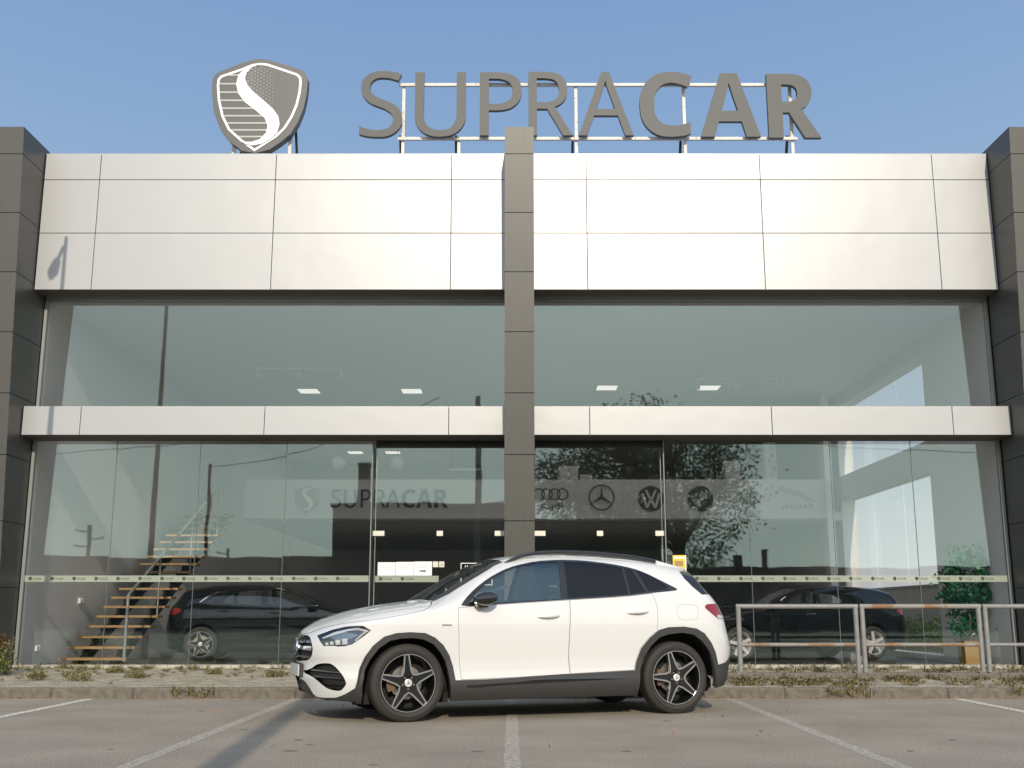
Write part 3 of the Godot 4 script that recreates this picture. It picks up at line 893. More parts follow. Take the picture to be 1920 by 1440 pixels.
# ---- cars: a smooth half-body W(x, y) gives the half-width at length x and height y; panels are cut out of it along outlines drawn in side view ----
class CarShape:
	var top: PackedFloat32Array
	var belt: PackedFloat32Array
	var low: PackedFloat32Array
	var side: PackedFloat32Array
	var nose: PackedFloat32Array
	var tail: PackedFloat32Array
	var x0: float
	var x1: float
	var lean_in := 0.5
	const K := 400
	static func table(pts: Array, a: float, b: float, smooth: int) -> PackedFloat32Array:
		var o := PackedFloat32Array()
		o.resize(K + 1)
		for i in K + 1:
			var x := a + (b - a) * i / K
			var y: float = pts[0][1] if x <= pts[0][0] else pts[-1][1]
			for k in pts.size() - 1:
				if x >= pts[k][0] and x <= pts[k + 1][0]:
					y = lerpf(pts[k][1], pts[k + 1][1], (x - pts[k][0]) / maxf(pts[k + 1][0] - pts[k][0], 1e-6))
			o[i] = y
		for s in smooth:
			var q := o.duplicate()
			for i in range(1, K):
				q[i] = (o[i - 1] + o[i] * 2.0 + o[i + 1]) / 4.0
			o = q
		return o
	static func at(t: PackedFloat32Array, a: float, b: float, x: float) -> float:
		var f := clampf((x - a) / (b - a), 0.0, 1.0) * K
		var i := mini(int(f), K - 1)
		return lerpf(t[i], t[i + 1], f - i)
	func setup(d: Dictionary) -> void:
		x0 = d.top[0][0]
		x1 = d.top[-1][0]
		top = table(d.top, x0, x1, 5)
		belt = table(d.belt, x0, x1, 12)
		low = table(d.low, x0, x1, 2)
		side = table(d.side, 0.1, 1.7, 60)
		nose = table(d.nose, 0.1, 1.7, 10)
		tail = table(d.tail, 0.1, 1.7, 10)
		lean_in = d.get("lean_in", 0.5)
	func t(x: float) -> float: return at(top, x0, x1, x)
	func b(x: float) -> float: return at(low, x0, x1, x)
	func w(x: float, y: float) -> float:
		var tt := at(top, x0, x1, x)
		var bb := at(belt, x0, x1, x)
		var k := at(side, 0.1, 1.7, minf(y, bb))
		if y > bb:
			var u := clampf((y - bb) / maxf(tt - bb, 1e-4), 0.0, 1.0)
			var mix_ := smoothstep(0.16, 0.42, tt - bb)
			var g1 := pow(1.0 - pow(u, 2.3), 1.0 / 2.3)
			var g2 := pow(1.0 - pow(u, 10.0), 1.0 / 2.6) * (1.0 - lean_in * (y - bb) / k)
			k *= lerpf(g1, g2, mix_)
		var f := clampf((0.78 - (x - at(nose, 0.1, 1.7, y))) / 0.78, 0.0, 1.0)
		var r := clampf((0.5 - (at(tail, 0.1, 1.7, y) - x)) / 0.5, 0.0, 1.0)
		return k * pow(maxf(0.0, 1.0 - pow(f, 2.3)), 1.0 / 2.3) * pow(maxf(0.0, 1.0 - pow(r, 2.5)), 1.0 / 2.5)
	func nrm(x: float, y: float) -> Vector3:
		var e := 0.012
		var lo := b(x)
		var hi := t(x)
		var y0 := maxf(y - e, lo)
		var y1 := minf(y + e, hi)
		if y1 - y0 < 0.002:
			return Vector3(0, 1, 0.02).normalized()
		var xa := maxf(x - e, x0)
		var xb := minf(x + e, x1)
		var dx := (w(xb, clampf(y, b(xb), t(xb))) - w(xa, clampf(y, b(xa), t(xa)))) / (xb - xa)
		var dy := (w(x, y1) - w(x, y0)) / (y1 - y0)
		return Vector3(-dx, -dy, 1.0).normalized()

var shape: CarShape
var cells: Array          # quads of the half-body grid in side view, with their bounds

func make_cells(nx: int, ny: int) -> void:
	cells = []
	var xs := []
	for i in nx + 1:
		var u := float(i) / nx
		xs.append(lerpf(shape.x0, shape.x1, lerpf(u, 0.5 - 0.5 * cos(PI * u), 0.55)))
	for k in [0.002, 0.006, 0.012, 0.02, 0.03, 0.045]:
		xs.append(shape.x0 + k); xs.append(shape.x1 - k)
	xs.sort()
	for i in xs.size() - 1:
		for j in ny:
			var c := PackedVector2Array()
			for e in [[i, j], [i + 1, j], [i + 1, j + 1], [i, j + 1]]:
				var x: float = xs[e[0]]
				var s := float(e[1]) / ny
				s = 1.0 - pow(1.0 - s, 1.9) if s > 0.0 else 0.0
				c.append(Vector2(x, lerpf(shape.b(x), shape.t(x), s)))
			var r := Rect2(c[0], Vector2.ZERO)
			for q in c: r = r.expand(q)
			cells.append([c, r])

func poly(l: Array) -> PackedVector2Array:
	var o := PackedVector2Array()
	for i in l.size() / 2: o.append(Vector2(l[i * 2], l[i * 2 + 1]))
	return o

func smooth_poly(p: PackedVector2Array, times := 1) -> PackedVector2Array:   # cut corners once or twice
	for t in times:
		var o := PackedVector2Array()
		for i in p.size():
			var a := p[i]
			var b := p[(i + 1) % p.size()]
			o.append(a.lerp(b, 0.22)); o.append(a.lerp(b, 0.78))
		p = o
	return p

func bounds(p: PackedVector2Array) -> Rect2:
	var r := Rect2(p[0], Vector2.ZERO)
	for q in p: r = r.expand(q)
	return r

func lift(m: MB, p: PackedVector2Array, off: float, cache: Dictionary) -> void:
	if p.size() < 3 or absf(area_of(p)) < 1e-8: return
	var ids := PackedInt32Array()
	if p.size() == 3: ids = PackedInt32Array([0, 1, 2])
	else: ids = Geometry2D.triangulate_polygon(p)
	var vs := []
	var ns := []
	for q in p:
		var key := Vector2i(roundi(q.x * 20000), roundi(q.y * 20000))
		if not cache.has(key):
			cache[key] = [shape.w(q.x, q.y), shape.nrm(q.x, q.y)]
		var n: Vector3 = cache[key][1]
		var z: float = maxf(cache[key][0], 0.0)
		vs.append(Vector3(q.x, q.y, z) + n * off)
		ns.append(n)
	for i in ids.size() / 3:
		m.tri(vs[ids[i * 3]], vs[ids[i * 3 + 1]], vs[ids[i * 3 + 2]], ns[ids[i * 3]], ns[ids[i * 3 + 1]], ns[ids[i * 3 + 2]])

func area_of(p: PackedVector2Array) -> float:
	var s := 0.0
	for i in p.size():
		s += p[i].cross(p[(i + 1) % p.size()])
	return s / 2.0

func cut(only: PackedVector2Array, holes: Array, off := 0.0, cache := {}) -> MB:   # the half-body inside one outline and outside the holes
	var m := MB.new()
	var ob := bounds(only) if only.size() else Rect2()
	var hb := []
	for h in holes: hb.append(bounds(h))
	for c in cells:
		if only.size() and not ob.intersects(c[1], true): continue
		var parts: Array = [c[0]]
		if only.size():
			parts = Geometry2D.intersect_polygons(c[0], only)
		for k in holes.size():
			if not hb[k].intersects(c[1], true): continue
			var next := []
			for p in parts:
				for q in Geometry2D.clip_polygons(p, holes[k]):
					if not Geometry2D.is_polygon_clockwise(q) or Geometry2D.is_polygon_clockwise(c[0]): next.append(q)
			parts = next
		for p in parts: lift(m, p, off, cache)
	return m

func skirt(m: MB, p: PackedVector2Array, from: float, to: float) -> void:   # an edge of real depth round an outline
	var turn := -1.0 if Geometry2D.is_polygon_clockwise(p) else 1.0
	for i in p.size():
		var a := p[i]
		var b := p[(i + 1) % p.size()]
		var k := maxi(1, int(a.distance_to(b) / 0.04))
		for s in k:
			var q0 := a.lerp(b, float(s) / k)
			var q1 := a.lerp(b, float(s + 1) / k)
			var r := []
			for q in [q0, q1]:
				var y := clampf(q.y, shape.b(q.x), shape.t(q.x))
				var n := shape.nrm(q.x, y)
				var base := Vector3(q.x, y, shape.w(q.x, y))
				r.append(base + n * from); r.append(base + n * to)
			var o := Vector2(b.y - a.y, a.x - b.x) * turn
			m.quad(r[0], r[2], r[3], r[1], Vector3(o.x, o.y, 0))

func mirrored(m: MB) -> MB:
	var o := MB.new()
	for i in m.v.size() / 3:
		for k in [0, 2, 1]:
			var p := m.v[i * 3 + k]
			var n := m.n[i * 3 + k]
			o.v.append(Vector3(p.x, p.y, -p.z)); o.n.append(Vector3(n.x, n.y, -n.z))
	return o

func both(called: String, m: MB, material: Material, parent: Node3D, label := "") -> Array:
	var a := obj(called, m, material, parent)
	var b := obj(called, mirrored(m), material, parent)
	if label:
		a.set_meta("label", label); b.set_meta("label", label)
	return [a, b]

func joined(m: MB) -> MB:   # both halves as one mesh
	var o := mirrored(m)
	o.v.append_array(m.v); o.n.append_array(m.n)
	return o

func panel(called: String, p: PackedVector2Array, material: Material, parent: Node3D, off := 0.0, edge := 0.0, holes := []) -> Array:
	var m := cut(p, holes, off)
	if edge != 0.0: skirt(m, p, off, off - edge)
	return both(called, m, material, parent)

# ---- wheels, axis along z, outer face at z = 0 ----
func wheel(parent: Node3D, at: Transform3D, radius: float, rim: float, star: bool, dark_tyre := true, spin := 0.0) -> Node3D:
	var w := node("wheel", parent)
	w.transform = at
	var t := MB.new()
	var hw := 0.225
	t.lathe([Vector2(rim - 0.004, -hw + 0.03), Vector2(rim + 0.05, -hw), Vector2(radius - 0.02, -hw + 0.012), Vector2(radius, -hw + 0.04), Vector2(radius + 0.002, -hw / 2), Vector2(radius, -0.042), Vector2(radius - 0.006, -0.026), Vector2(radius - 0.022, -0.012), Vector2(radius - 0.045, -0.002), Vector2(rim + 0.045, 0.006), Vector2(rim + 0.030, 0.005), Vector2(rim + 0.010, -0.004), Vector2(rim + 0.001, -0.018), Vector2(rim - 0.006, -0.02)], 72)
	obj("tyre", t, M.rubber, w)
	var b := MB.new()
	b.lathe([Vector2(rim, -0.016), Vector2(rim - 0.001, -0.010), Vector2(rim - 0.006, -0.012), Vector2(rim - 0.016, -0.03), Vector2(rim - 0.030, -0.10), Vector2(rim - 0.034, -0.2)], 60)
	obj("rim_barrel", b, M.gloss_black if star else M.silver_rim, w)
	var l := MB.new()
	l.lathe([Vector2(rim + 0.001, -0.014), Vector2(rim + 0.001, -0.006), Vector2(rim - 0.006, -0.006), Vector2(rim - 0.006, -0.014)], 60)
	obj("rim_lip", l, M.alloy, w)
	var d := MB.new()
	d.lathe([Vector2(0.155, -0.115), Vector2(0.155, -0.10), Vector2(0.06, -0.10), Vector2(0.0, -0.085)], 40)
	obj("brake_disc", d, M.disc_steel, w)
	var c := MB.new()
	for k in 6:
		var a0 := PI - 0.45 + k * 0.15
		var a1 := a0 + 0.15
		c.hexa([Vector3(cos(a0) * 0.12, sin(a0) * 0.12, -0.12), Vector3(cos(a1) * 0.12, sin(a1) * 0.12, -0.12), Vector3(cos(a1) * 0.12, sin(a1) * 0.12, -0.065), Vector3(cos(a0) * 0.12, sin(a0) * 0.12, -0.065), Vector3(cos(a0) * 0.195, sin(a0) * 0.195, -0.12), Vector3(cos(a1) * 0.195, sin(a1) * 0.195, -0.12), Vector3(cos(a1) * 0.195, sin(a1) * 0.195, -0.07), Vector3(cos(a0) * 0.195, sin(a0) * 0.195, -0.07)])
	obj("brake_caliper", c, M.rust_steel, w)
	var back := MB.new()
	back.lathe([Vector2(0.0, -0.19), Vector2(rim - 0.03, -0.19)], 40)
	obj("backing_plate", back, M.matt_black, w)
	for k in 5:
		var a := PI / 2 + TAU * k / 5 + spin
		var s := MB.new()
		if star:
			var o := PackedVector2Array([Vector2(0, 0), polar(a - PI / 5, 0.094) , Vector2.from_angle(a) * 0.118 + Vector2.from_angle(a - PI / 2) * 0.043, Vector2.from_angle(a) * (rim - 0.004) + Vector2.from_angle(a - PI / 2) * 0.0245, Vector2.from_angle(a) * (rim - 0.004) + Vector2.from_angle(a + PI / 2) * 0.0245, Vector2.from_angle(a) * 0.118 + Vector2.from_angle(a + PI / 2) * 0.043, polar(a + PI / 5, 0.094)])
			s.prism(o, -0.05, -0.016)
			obj("spoke", s, M.alloy, w)
			var inl := PackedVector2Array([Vector2(0, 0), polar(a - PI / 5, 0.080), Vector2.from_angle(a) * 0.108 + Vector2.from_angle(a - PI / 2) * 0.0285, Vector2.from_angle(a) * (rim - 0.014) + Vector2.from_angle(a - PI / 2) * 0.0125, Vector2.from_angle(a) * (rim - 0.014) + Vector2.from_angle(a + PI / 2) * 0.0125, Vector2.from_angle(a) * 0.108 + Vector2.from_angle(a + PI / 2) * 0.0285, polar(a + PI / 5, 0.080)])
			var i := MB.new()
			i.prism(inl, -0.0165, -0.0145)
			obj("spoke_inlay", i, M.gloss_black, w)
		else:
			var o := PackedVector2Array([polar(a - 0.5, 0.06), Vector2.from_angle(a) * 0.10 + Vector2.from_angle(a - PI / 2) * 0.030, Vector2.from_angle(a) * (rim - 0.002) + Vector2.from_angle(a - PI / 2) * 0.030, Vector2.from_angle(a) * (rim - 0.002) + Vector2.from_angle(a + PI / 2) * 0.030, Vector2.from_angle(a) * 0.10 + Vector2.from_angle(a + PI / 2) * 0.030, polar(a + 0.5, 0.06)])
			s.prism(o, -0.05, -0.018)
			obj("spoke", s, M.silver_rim, w)
	var h := MB.new()
	h.lathe([Vector2(0.070, -0.03), Vector2(0.070, -0.013), Vector2(0.040, -0.012), Vector2(0.0, -0.012)], 30)
	obj("hub", h, M.gloss_black if star else M.silver_rim, w)
	var cap := MB.new()
	cap.lathe([Vector2(0.036, -0.013), Vector2(0.036, -0.006), Vector2(0.030, -0.004), Vector2(0.027, -0.007), Vector2(0.0, -0.007)], 30)
	var hc := obj("hub_cap", cap, M.silver_rim, w)
	for k in 3:
		var a := PI / 2 + TAU * k / 3
		var s := MB.new()
		s.prism(PackedVector2Array([Vector2.from_angle(a) * 0.027, Vector2.from_angle(a + PI / 3) * 0.006, Vector2.ZERO, Vector2.from_angle(a - PI / 3) * 0.006]), -0.007, -0.003)
		if star: obj("star_arm", s, M.chrome, w)
	for k in 5:
		var s := MB.new()
		var p := Vector2.from_angle(PI / 2 + PI / 5 + TAU * k / 5) * 0.056
		s.lathe([Vector2(0.009, -0.013), Vector2(0.009, -0.008), Vector2(0.0, -0.008)], 8, Transform3D(Basis(), Vector3(p.x, p.y, 0)))
		obj("wheel_bolt", s, M.disc_steel, w)
	return w

func polar(a: float, r: float) -> Vector2:
	return Vector2.from_angle(a) * r

func arch_liner(cx: float, cy: float, r: float, zin: float, zout: float) -> MB:
	var m := MB.new()
	for k in 24:
		var a0 := PI * k / 24
		var a1 := PI * (k + 1) / 24
		m.quad(Vector3(cx + cos(a0) * r, cy + sin(a0) * r, zin), Vector3(cx + cos(a1) * r, cy + sin(a1) * r, zin), Vector3(cx + cos(a1) * r, cy + sin(a1) * r, zout), Vector3(cx + cos(a0) * r, cy + sin(a0) * r, zout), Vector3(-cos((a0 + a1) / 2), -sin((a0 + a1) / 2), 0))
		m.flat(Vector3(cx, cy, zin), Vector3(cx + cos(a0) * r, cy + sin(a0) * r, zin), Vector3(cx + cos(a1) * r, cy + sin(a1) * r, zin), Vector3.BACK)
	m.quad(Vector3(cx - r, cy, zin), Vector3(cx + r, cy, zin), Vector3(cx + r, 0.15, zin), Vector3(cx - r, 0.15, zin), Vector3.BACK)
	return m

func seat(x: float, z: float) -> MB:
	var s := MB.new()
	s.bevel(Vector3(x - 0.25, 0.50, z - 0.24), Vector3(x + 0.26, 0.68, z + 0.24), 0.06)
	var b := MB.new()
	b.bevel(Vector3(-0.075, 0.0, -0.24), Vector3(0.075, 0.64, 0.24), 0.07)
	b.bevel(Vector3(-0.05, 0.66, -0.13), Vector3(0.05, 0.85, 0.13), 0.045)
	b.bevel(Vector3(-0.015, 0.6, -0.06), Vector3(0.015, 0.68, 0.06), 0.005)
	var tr := Transform3D(Basis(Vector3.BACK, -0.30), Vector3(x + 0.22, 0.60, z))
	for i in b.v.size():
		s.v.append(tr * b.v[i]); s.n.append(tr.basis * b.n[i])
	return s

func white_car() -> void:
	shape = CarShape.new()
	shape.setup({
		"top": [[-0.972, 0.62], [-0.968, 0.72], [-0.955, 0.79], [-0.928, 0.832], [-0.848, 0.879], [-0.713, 0.946], [-0.549, 1.0], [-0.354, 1.05], [-0.156, 1.086], [0.059, 1.114], [0.233, 1.13], [0.40, 1.235], [0.57, 1.338], [0.72, 1.422], [0.87, 1.499], [1.022, 1.556], [1.176, 1.588], [1.35, 1.607], [1.7, 1.622], [2.05, 1.615], [2.4, 1.593], [2.7, 1.562], [2.95, 1.52], [3.1, 1.48], [3.16, 1.40], [3.24, 1.31], [3.38, 1.205], [3.47, 1.14], [3.52, 1.10], [3.555, 1.05], [3.57, 0.96], [3.60, 0.80], [3.625, 0.72], [3.64, 0.6]],
		"belt": [[-0.972, 0.60], [-0.9, 0.70], [-0.8, 0.77], [-0.5, 0.88], [0, 0.975], [0.3, 1.03], [0.5, 1.062], [1.0, 1.096], [1.6, 1.135], [2.2, 1.17], [2.7, 1.215], [2.95, 1.22], [3.1, 1.17], [3.3, 1.02], [3.45, 0.85], [3.64, 0.55]],
		"low": [[-0.972, 0.60], [-0.965, 0.40], [-0.945, 0.30], [-0.91, 0.24], [-0.80, 0.20], [-0.45, 0.18], [0.3, 0.19], [2.3, 0.20], [3.2, 0.25], [3.5, 0.27], [3.56, 0.30], [3.59, 0.38], [3.63, 0.52], [3.64, 0.58]],
		"side": [[0.15, 0.80], [0.2, 0.85], [0.26, 0.885], [0.34, 0.90], [0.44, 0.888], [0.55, 0.884], [0.68, 0.897], [0.8, 0.906], [0.9, 0.908], [1.0, 0.897], [1.06, 0.882], [1.15, 0.855], [1.25, 0.82], [1.35, 0.78]],
		"nose": [[0.15, -0.90], [0.25, -0.925], [0.316, -0.94], [0.40, -0.965], [0.47, -0.955], [0.54, -0.955], [0.60, -0.972], [0.68, -0.972], [0.75, -0.966], [0.82, -0.95], [2, -0.95]],
		"tail": [[0.15, 3.50], [0.28, 3.555], [0.35, 3.58], [0.54, 3.63], [0.6, 3.64], [0.72, 3.625], [0.8, 3.60], [0.96, 3.57], [1.1, 3.54], [2, 3.54]],
	})
	make_cells(120, 44)
	var car := thing("white_suv", "white compact SUV with grey wheel arch cladding and black star-spoke wheels parked by the kerb", "car", Vector3(-1.22, 0, 6.652), deg_to_rad(18.93))
	var head := poly([-0.855, 0.790, -0.827, 0.806, -0.739, 0.848, -0.633, 0.877, -0.551, 0.886, -0.489, 0.887, -0.413, 0.844, -0.457, 0.804, -0.521, 0.755, -0.577, 0.715, -0.633, 0.698, -0.694, 0.693, -0.727, 0.700, -0.809, 0.695, -0.837, 0.739])
	var grille := poly([-0.98, 0.797, -0.939, 0.795, -0.915, 0.790, -0.904, 0.779, -0.898, 0.736, -0.889, 0.669, -0.890, 0.619, -0.899, 0.581, -0.918, 0.556, -0.950, 0.542, -0.98, 0.540])
	var intake := smooth_poly(poly([-0.939, 0.462, -0.918, 0.464, -0.884, 0.488, -0.854, 0.524, -0.813, 0.537, -0.751, 0.538, -0.713, 0.515, -0.663, 0.456, -0.636, 0.414, -0.614, 0.360, -0.621, 0.336, -0.653, 0.289, -0.709, 0.290, -0.763, 0.305, -0.807, 0.340, -0.844, 0.375, -0.875, 0.403, -0.907, 0.421, -0.929, 0.433]))
	var chin := poly([-0.99, 0.375, -0.953, 0.372, -0.935, 0.368, -0.917, 0.346, -0.892, 0.305, -0.859, 0.245, -0.835, 0.223, -0.794, 0.218, -0.686, 0.225, -0.625, 0.255, -0.535, 0.318, -0.48, 0.15, -0.99, 0.15])
	var f_out := [-0.535, 0.318, -0.521, 0.380, -0.504, 0.491, -0.460, 0.604, -0.390, 0.704, -0.291, 0.785, -0.175, 0.818, -0.042, 0.826, 0.105, 0.817, 0.201, 0.775, 0.285, 0.705, 0.349, 0.608, 0.385, 0.506, 0.411, 0.374]
	var f_in := [0.376, 0.10, 0.376, 0.206, 0.357, 0.367, 0.337, 0.468, 0.310, 0.557, 0.260, 0.635, 0.190, 0.712, 0.094, 0.757, -0.014, 0.772, -0.133, 0.768, -0.238, 0.747, -0.338, 0.678, -0.410, 0.579, -0.456, 0.479, -0.477, 0.331, -0.467, 0.184, -0.467, 0.10]
	var r_out := [2.295, 0.437, 2.314, 0.518, 2.369, 0.652, 2.460, 0.753, 2.569, 0.835, 2.678, 0.861, 2.851, 0.866, 2.993, 0.847, 3.087, 0.798, 3.167, 0.700, 3.217, 0.602, 3.249, 0.474]
	var r_in := [3.214, 0.10, 3.214, 0.284, 3.207, 0.423, 3.182, 0.533, 3.135, 0.631, 3.055, 0.722, 2.960, 0.785, 2.834, 0.806, 2.677, 0.793, 2.568, 0.760, 2.476, 0.678, 2.400, 0.571, 2.349, 0.437, 2.333, 0.228, 2.333, 0.10]
	var f_hole := poly(f_in)
	var r_hole := poly(r_in)
	var f_clad := poly(f_out + [0.40, 0.10] + f_in + [-0.50, 0.10])
	var r_clad := poly(r_out + [3.249, 0.10] + r_in + [2.30, 0.10])
	var sill := poly([0.411, 0.374, 0.713, 0.378, 1.037, 0.388, 1.298, 0.402, 2.295, 0.437, 2.31, 0.15, 0.385, 0.15])
	var rbump := poly([3.249, 0.476, 3.383, 0.502, 3.467, 0.552, 3.56, 0.60, 3.70, 0.62, 3.70, 0.15, 3.249, 0.15])
	var dlo := smooth_poly(poly([0.450, 1.058, 0.513, 1.137, 0.629, 1.235, 0.788, 1.344, 0.950, 1.424, 1.095, 1.474, 1.332, 1.524, 1.608, 1.543, 1.863, 1.538, 2.155, 1.506, 2.373, 1.465, 2.515, 1.416, 2.650, 1.346, 2.760, 1.289, 2.832, 1.254, 2.831, 1.238, 2.790, 1.229, 2.537, 1.206, 2.219, 1.170, 1.610, 1.135, 0.880, 1.090]))
	var win1 := poly([0.545, 1.096, 0.651, 1.211, 0.812, 1.327, 0.966, 1.405, 1.105, 1.455, 1.323, 1.503, 1.565, 1.515, 1.520, 1.144, 0.883, 1.107])
	var win2 := poly([1.625, 1.516, 1.850, 1.513, 2.116, 1.484, 2.250, 1.462, 2.262, 1.188, 1.916, 1.170, 1.590, 1.150])
	var win2b := poly([2.285, 1.456, 2.362, 1.441, 2.462, 1.217, 2.290, 1.194])
	var win3 := poly([2.408, 1.442, 2.511, 1.403, 2.633, 1.336, 2.735, 1.268, 2.705, 1.244, 2.505, 1.220])
	var wind := poly([0.245, 1.128, 0.262, 1.121, 0.404, 1.205, 0.672, 1.362, 0.900, 1.487, 1.000, 1.522, 1.03, 1.57, 0.6, 1.45, 0.24, 1.16])
	var rwin := poly([2.93, 1.436, 3.075, 1.448, 3.2, 1.46, 3.45, 1.2, 3.28, 1.196, 3.111, 1.193, 3.018, 1.274, 2.95, 1.36])
	var tail_l := smooth_poly(poly([3.117, 1.065, 3.138, 1.088, 3.187, 1.098, 3.34, 1.098, 3.44, 1.085, 3.50, 1.03, 3.50, 0.955, 3.371, 0.945, 3.291, 0.941, 3.253, 0.956, 3.138, 1.036]))
	var d1 := [0.430, 1.052, 0.430, 0.903, 0.442, 0.607, 0.466, 0.380]
	var d2 := [1.608, 1.128, 1.583, 0.793, 1.577, 0.567, 1.596, 0.417]
	var door_f := poly([0.437, 1.050, 0.437, 0.903, 0.449, 0.607, 0.473, 0.381, 1.037, 0.393, 1.591, 0.417, 1.573, 0.567, 1.579, 0.793, 1.604, 1.128, 0.9, 1.086])
	var door_r := poly([1.612, 1.130, 1.587, 0.793, 1.581, 0.567, 1.600, 0.417, 2.287, 0.442, 2.306, 0.518, 2.361, 0.656, 2.455, 0.760, 2.545, 0.824, 2.558, 0.93, 2.567, 1.062, 2.555, 1.131, 2.530, 1.199, 2.219, 1.164])
	var hood := poly([0.245, 1.115, 0.168, 1.062, 0.095, 1.030, -0.082, 0.992, -0.343, 0.948, -0.633, 0.910, -0.792, 0.868, -0.905, 0.812, -0.97, 0.80, -1.0, 1.3, 0.30, 1.3, 0.236, 1.1345])
	var flap := smooth_poly(poly([2.794, 1.085, 3.040, 1.088, 3.030, 0.991, 3.015, 0.936, 2.852, 0.931, 2.810, 0.947, 2.790, 0.991]))
	var grow := func(p: PackedVector2Array, d: float) -> PackedVector2Array:
		return Geometry2D.offset_polygon(p, d)[0]
	var holes := [head, grille, intake, f_hole, r_hole, dlo, wind, rwin, tail_l, grow.call(door_f, 0.0035), grow.call(door_r, 0.0035), chin, rbump, sill]
	var body := cut(PackedVector2Array(), holes + [grow.call(hood, 0.003), grow.call(flap, 0.002)])
	obj("body", joined(body), M.white_paint, car)
	obj("bonnet", joined(cut(hood, [wind, head, grille])), M.white_paint, car)
	for d in [door_f, door_r]:
		var m := cut(d, [dlo, sill, f_hole, r_hole])
		skirt(m, d, 0.0, -0.03)
		for side in 2:
			var dn := obj("front_door" if d == door_f else "rear_door", m if side == 0 else mirrored(m), M.white_paint, car)
			var hx := 1.249 if d == door_f else 2.224
			var hy := 0.966 if d == door_f else 1.006
			var h := MB.new()
			var pts := []
			var rr := []
			for k in 9:
				var u := k / 8.0
				var x := hx + 0.236 * u
				var y := hy + 0.012 * u
				pts.append(Vector3(x, y, shape.w(x, y) + 0.004 + 0.030 * sin(PI * clampf(u * 1.1 - 0.05, 0, 1)) ** 0.6))
				rr.append(0.006 + 0.011 * sin(PI * u) ** 0.5)
			h.tube(pts, rr, 10)
			obj("door_handle", h if side == 0 else mirrored(h), M.white_paint, dn)
	panel("fuel_flap", flap, M.white_paint, car, 0.0, 0.02)
	# dark cladding
	for c in [["front_arch_cladding", f_clad], ["rear_arch_cladding", r_clad]]:
		panel(c[0], c[1], M.cladding, car, 0.014, 0.05)
	panel("sill_cladding", sill, M.cladding, car, 0.016, 0.05)
	panel("sill_insert", poly([0.521, 0.326, 0.740, 0.337, 1.036, 0.347, 1.297, 0.369, 1.733, 0.390, 2.030, 0.402, 2.135, 0.400, 2.186, 0.373, 2.148, 0.360, 1.731, 0.348, 0.873, 0.325, 0.604, 0.308, 0.521, 0.313]), M.gloss_black, car, 0.021, 0.01)
	panel("rear_bumper_cladding", rbump, M.cladding, car, 0.008, 0.03, [r_hole])
	panel("chin_spoiler", chin, M.cladding, car, -0.004, 0.02, [f_hole])
	# glasshouse
	panel("window_trim", dlo, M.gloss_black, car, 0.001, 0.02, [win1, win2, win2b, win3])
	for w in [["front_window", win1, M.car_window], ["rear_window", win2, M.dark_car_window], ["vent_window", win2b, M.dark_car_window], ["quarter_window", win3, M.dark_car_window]]:
		panel(w[0], w[1], w[2], car, -0.003)
	obj("windscreen", joined(cut(wind, [], -0.003)), M.windscreen, car)
	obj("tailgate_window", joined(cut(rwin, [], -0.004)), M.gloss_black, car)
	var at := MB.new()
	var ap := poly([0.262, 1.119, 0.404, 1.188, 0.672, 1.345, 0.900, 1.472, 1.000, 1.512, 1.000, 1.530, 0.900, 1.496, 0.672, 1.370, 0.404, 1.212, 0.262, 1.130])
	panel("windscreen_trim", ap, M.cladding, car, 0.003, 0.01)
	# lamps
	panel("headlamp_bowl", head, M.matt_black, car, -0.035)
	panel("headlamp", head, M.windscreen, car, 0.0)
	panel("headlamp_reflector", poly([-0.79, 0.79, -0.66, 0.838, -0.54, 0.845, -0.47, 0.83, -0.55, 0.74, -0.62, 0.705, -0.70, 0.705, -0.74, 0.76]), M.lamp_blue, car, -0.022)
	panel("running_light", poly([-0.829, 0.776, -0.732, 0.830, -0.625, 0.857, -0.523, 0.864, -0.428, 0.841, -0.487, 0.798, -0.548, 0.742, -0.560, 0.752, -0.512, 0.80, -0.475, 0.832, -0.53, 0.846, -0.625, 0.836, -0.727, 0.803, -0.822, 0.766]), M.clear_lens, car, -0.012, 0.01)
	for q in [[-0.645, 0.735, 0.040], [-0.705, 0.728, 0.034], [-0.755, 0.722, 0.022], [-0.795, 0.715, 0.018]]:
		panel("lamp_unit", poly([q[0] - q[2] * 0.5, q[1] - q[2] * 0.6, q[0] + q[2] * 0.6, q[1] - q[2] * 0.5, q[0] + q[2] * 0.5, q[1] + q[2] * 0.8, q[0] - q[2] * 0.6, q[1] + q[2] * 0.7]), M.silver_rim, car, -0.016, 0.01)
	panel("tail_lamp", tail_l, M.red_lens, car, 0.003, 0.02)
	panel("reversing_lamp", poly([3.279, 0.985, 3.371, 0.975, 3.45, 0.97, 3.45, 0.955, 3.371, 0.950, 3.291, 0.947, 3.263, 0.959]), M.clear_lens, car, 0.006, 0.01)
	# front: grille with bars and star, lower intakes with slats, number plate
	panel("grille_mesh", grille, M.matt_black, car, -0.03)
	for y in [0.585, 0.735]:
		panel("grille_bar", Geometry2D.intersect_polygons(grille, poly([-1, y - 0.012, -0.8, y - 0.012, -0.8, y + 0.012, -1, y + 0.012]))[0], M.gloss_black, car, -0.012, 0.02)
	panel("grille_blade", poly([-0.965, 0.655, -0.896, 0.650, -0.894, 0.680, -0.90, 0.690, -0.965, 0.690]), M.chrome, car, 0.004, 0.02)
	var rim_p: Array = Geometry2D.clip_polygons(grille, grow.call(grille, -0.010))
	for p in rim_p:
		if not Geometry2D.is_polygon_clockwise(p) and rim_p.size() == 1: panel("grille_surround", p, M.gloss_black, car, 0.002, 0.02)
	var st := MB.new()
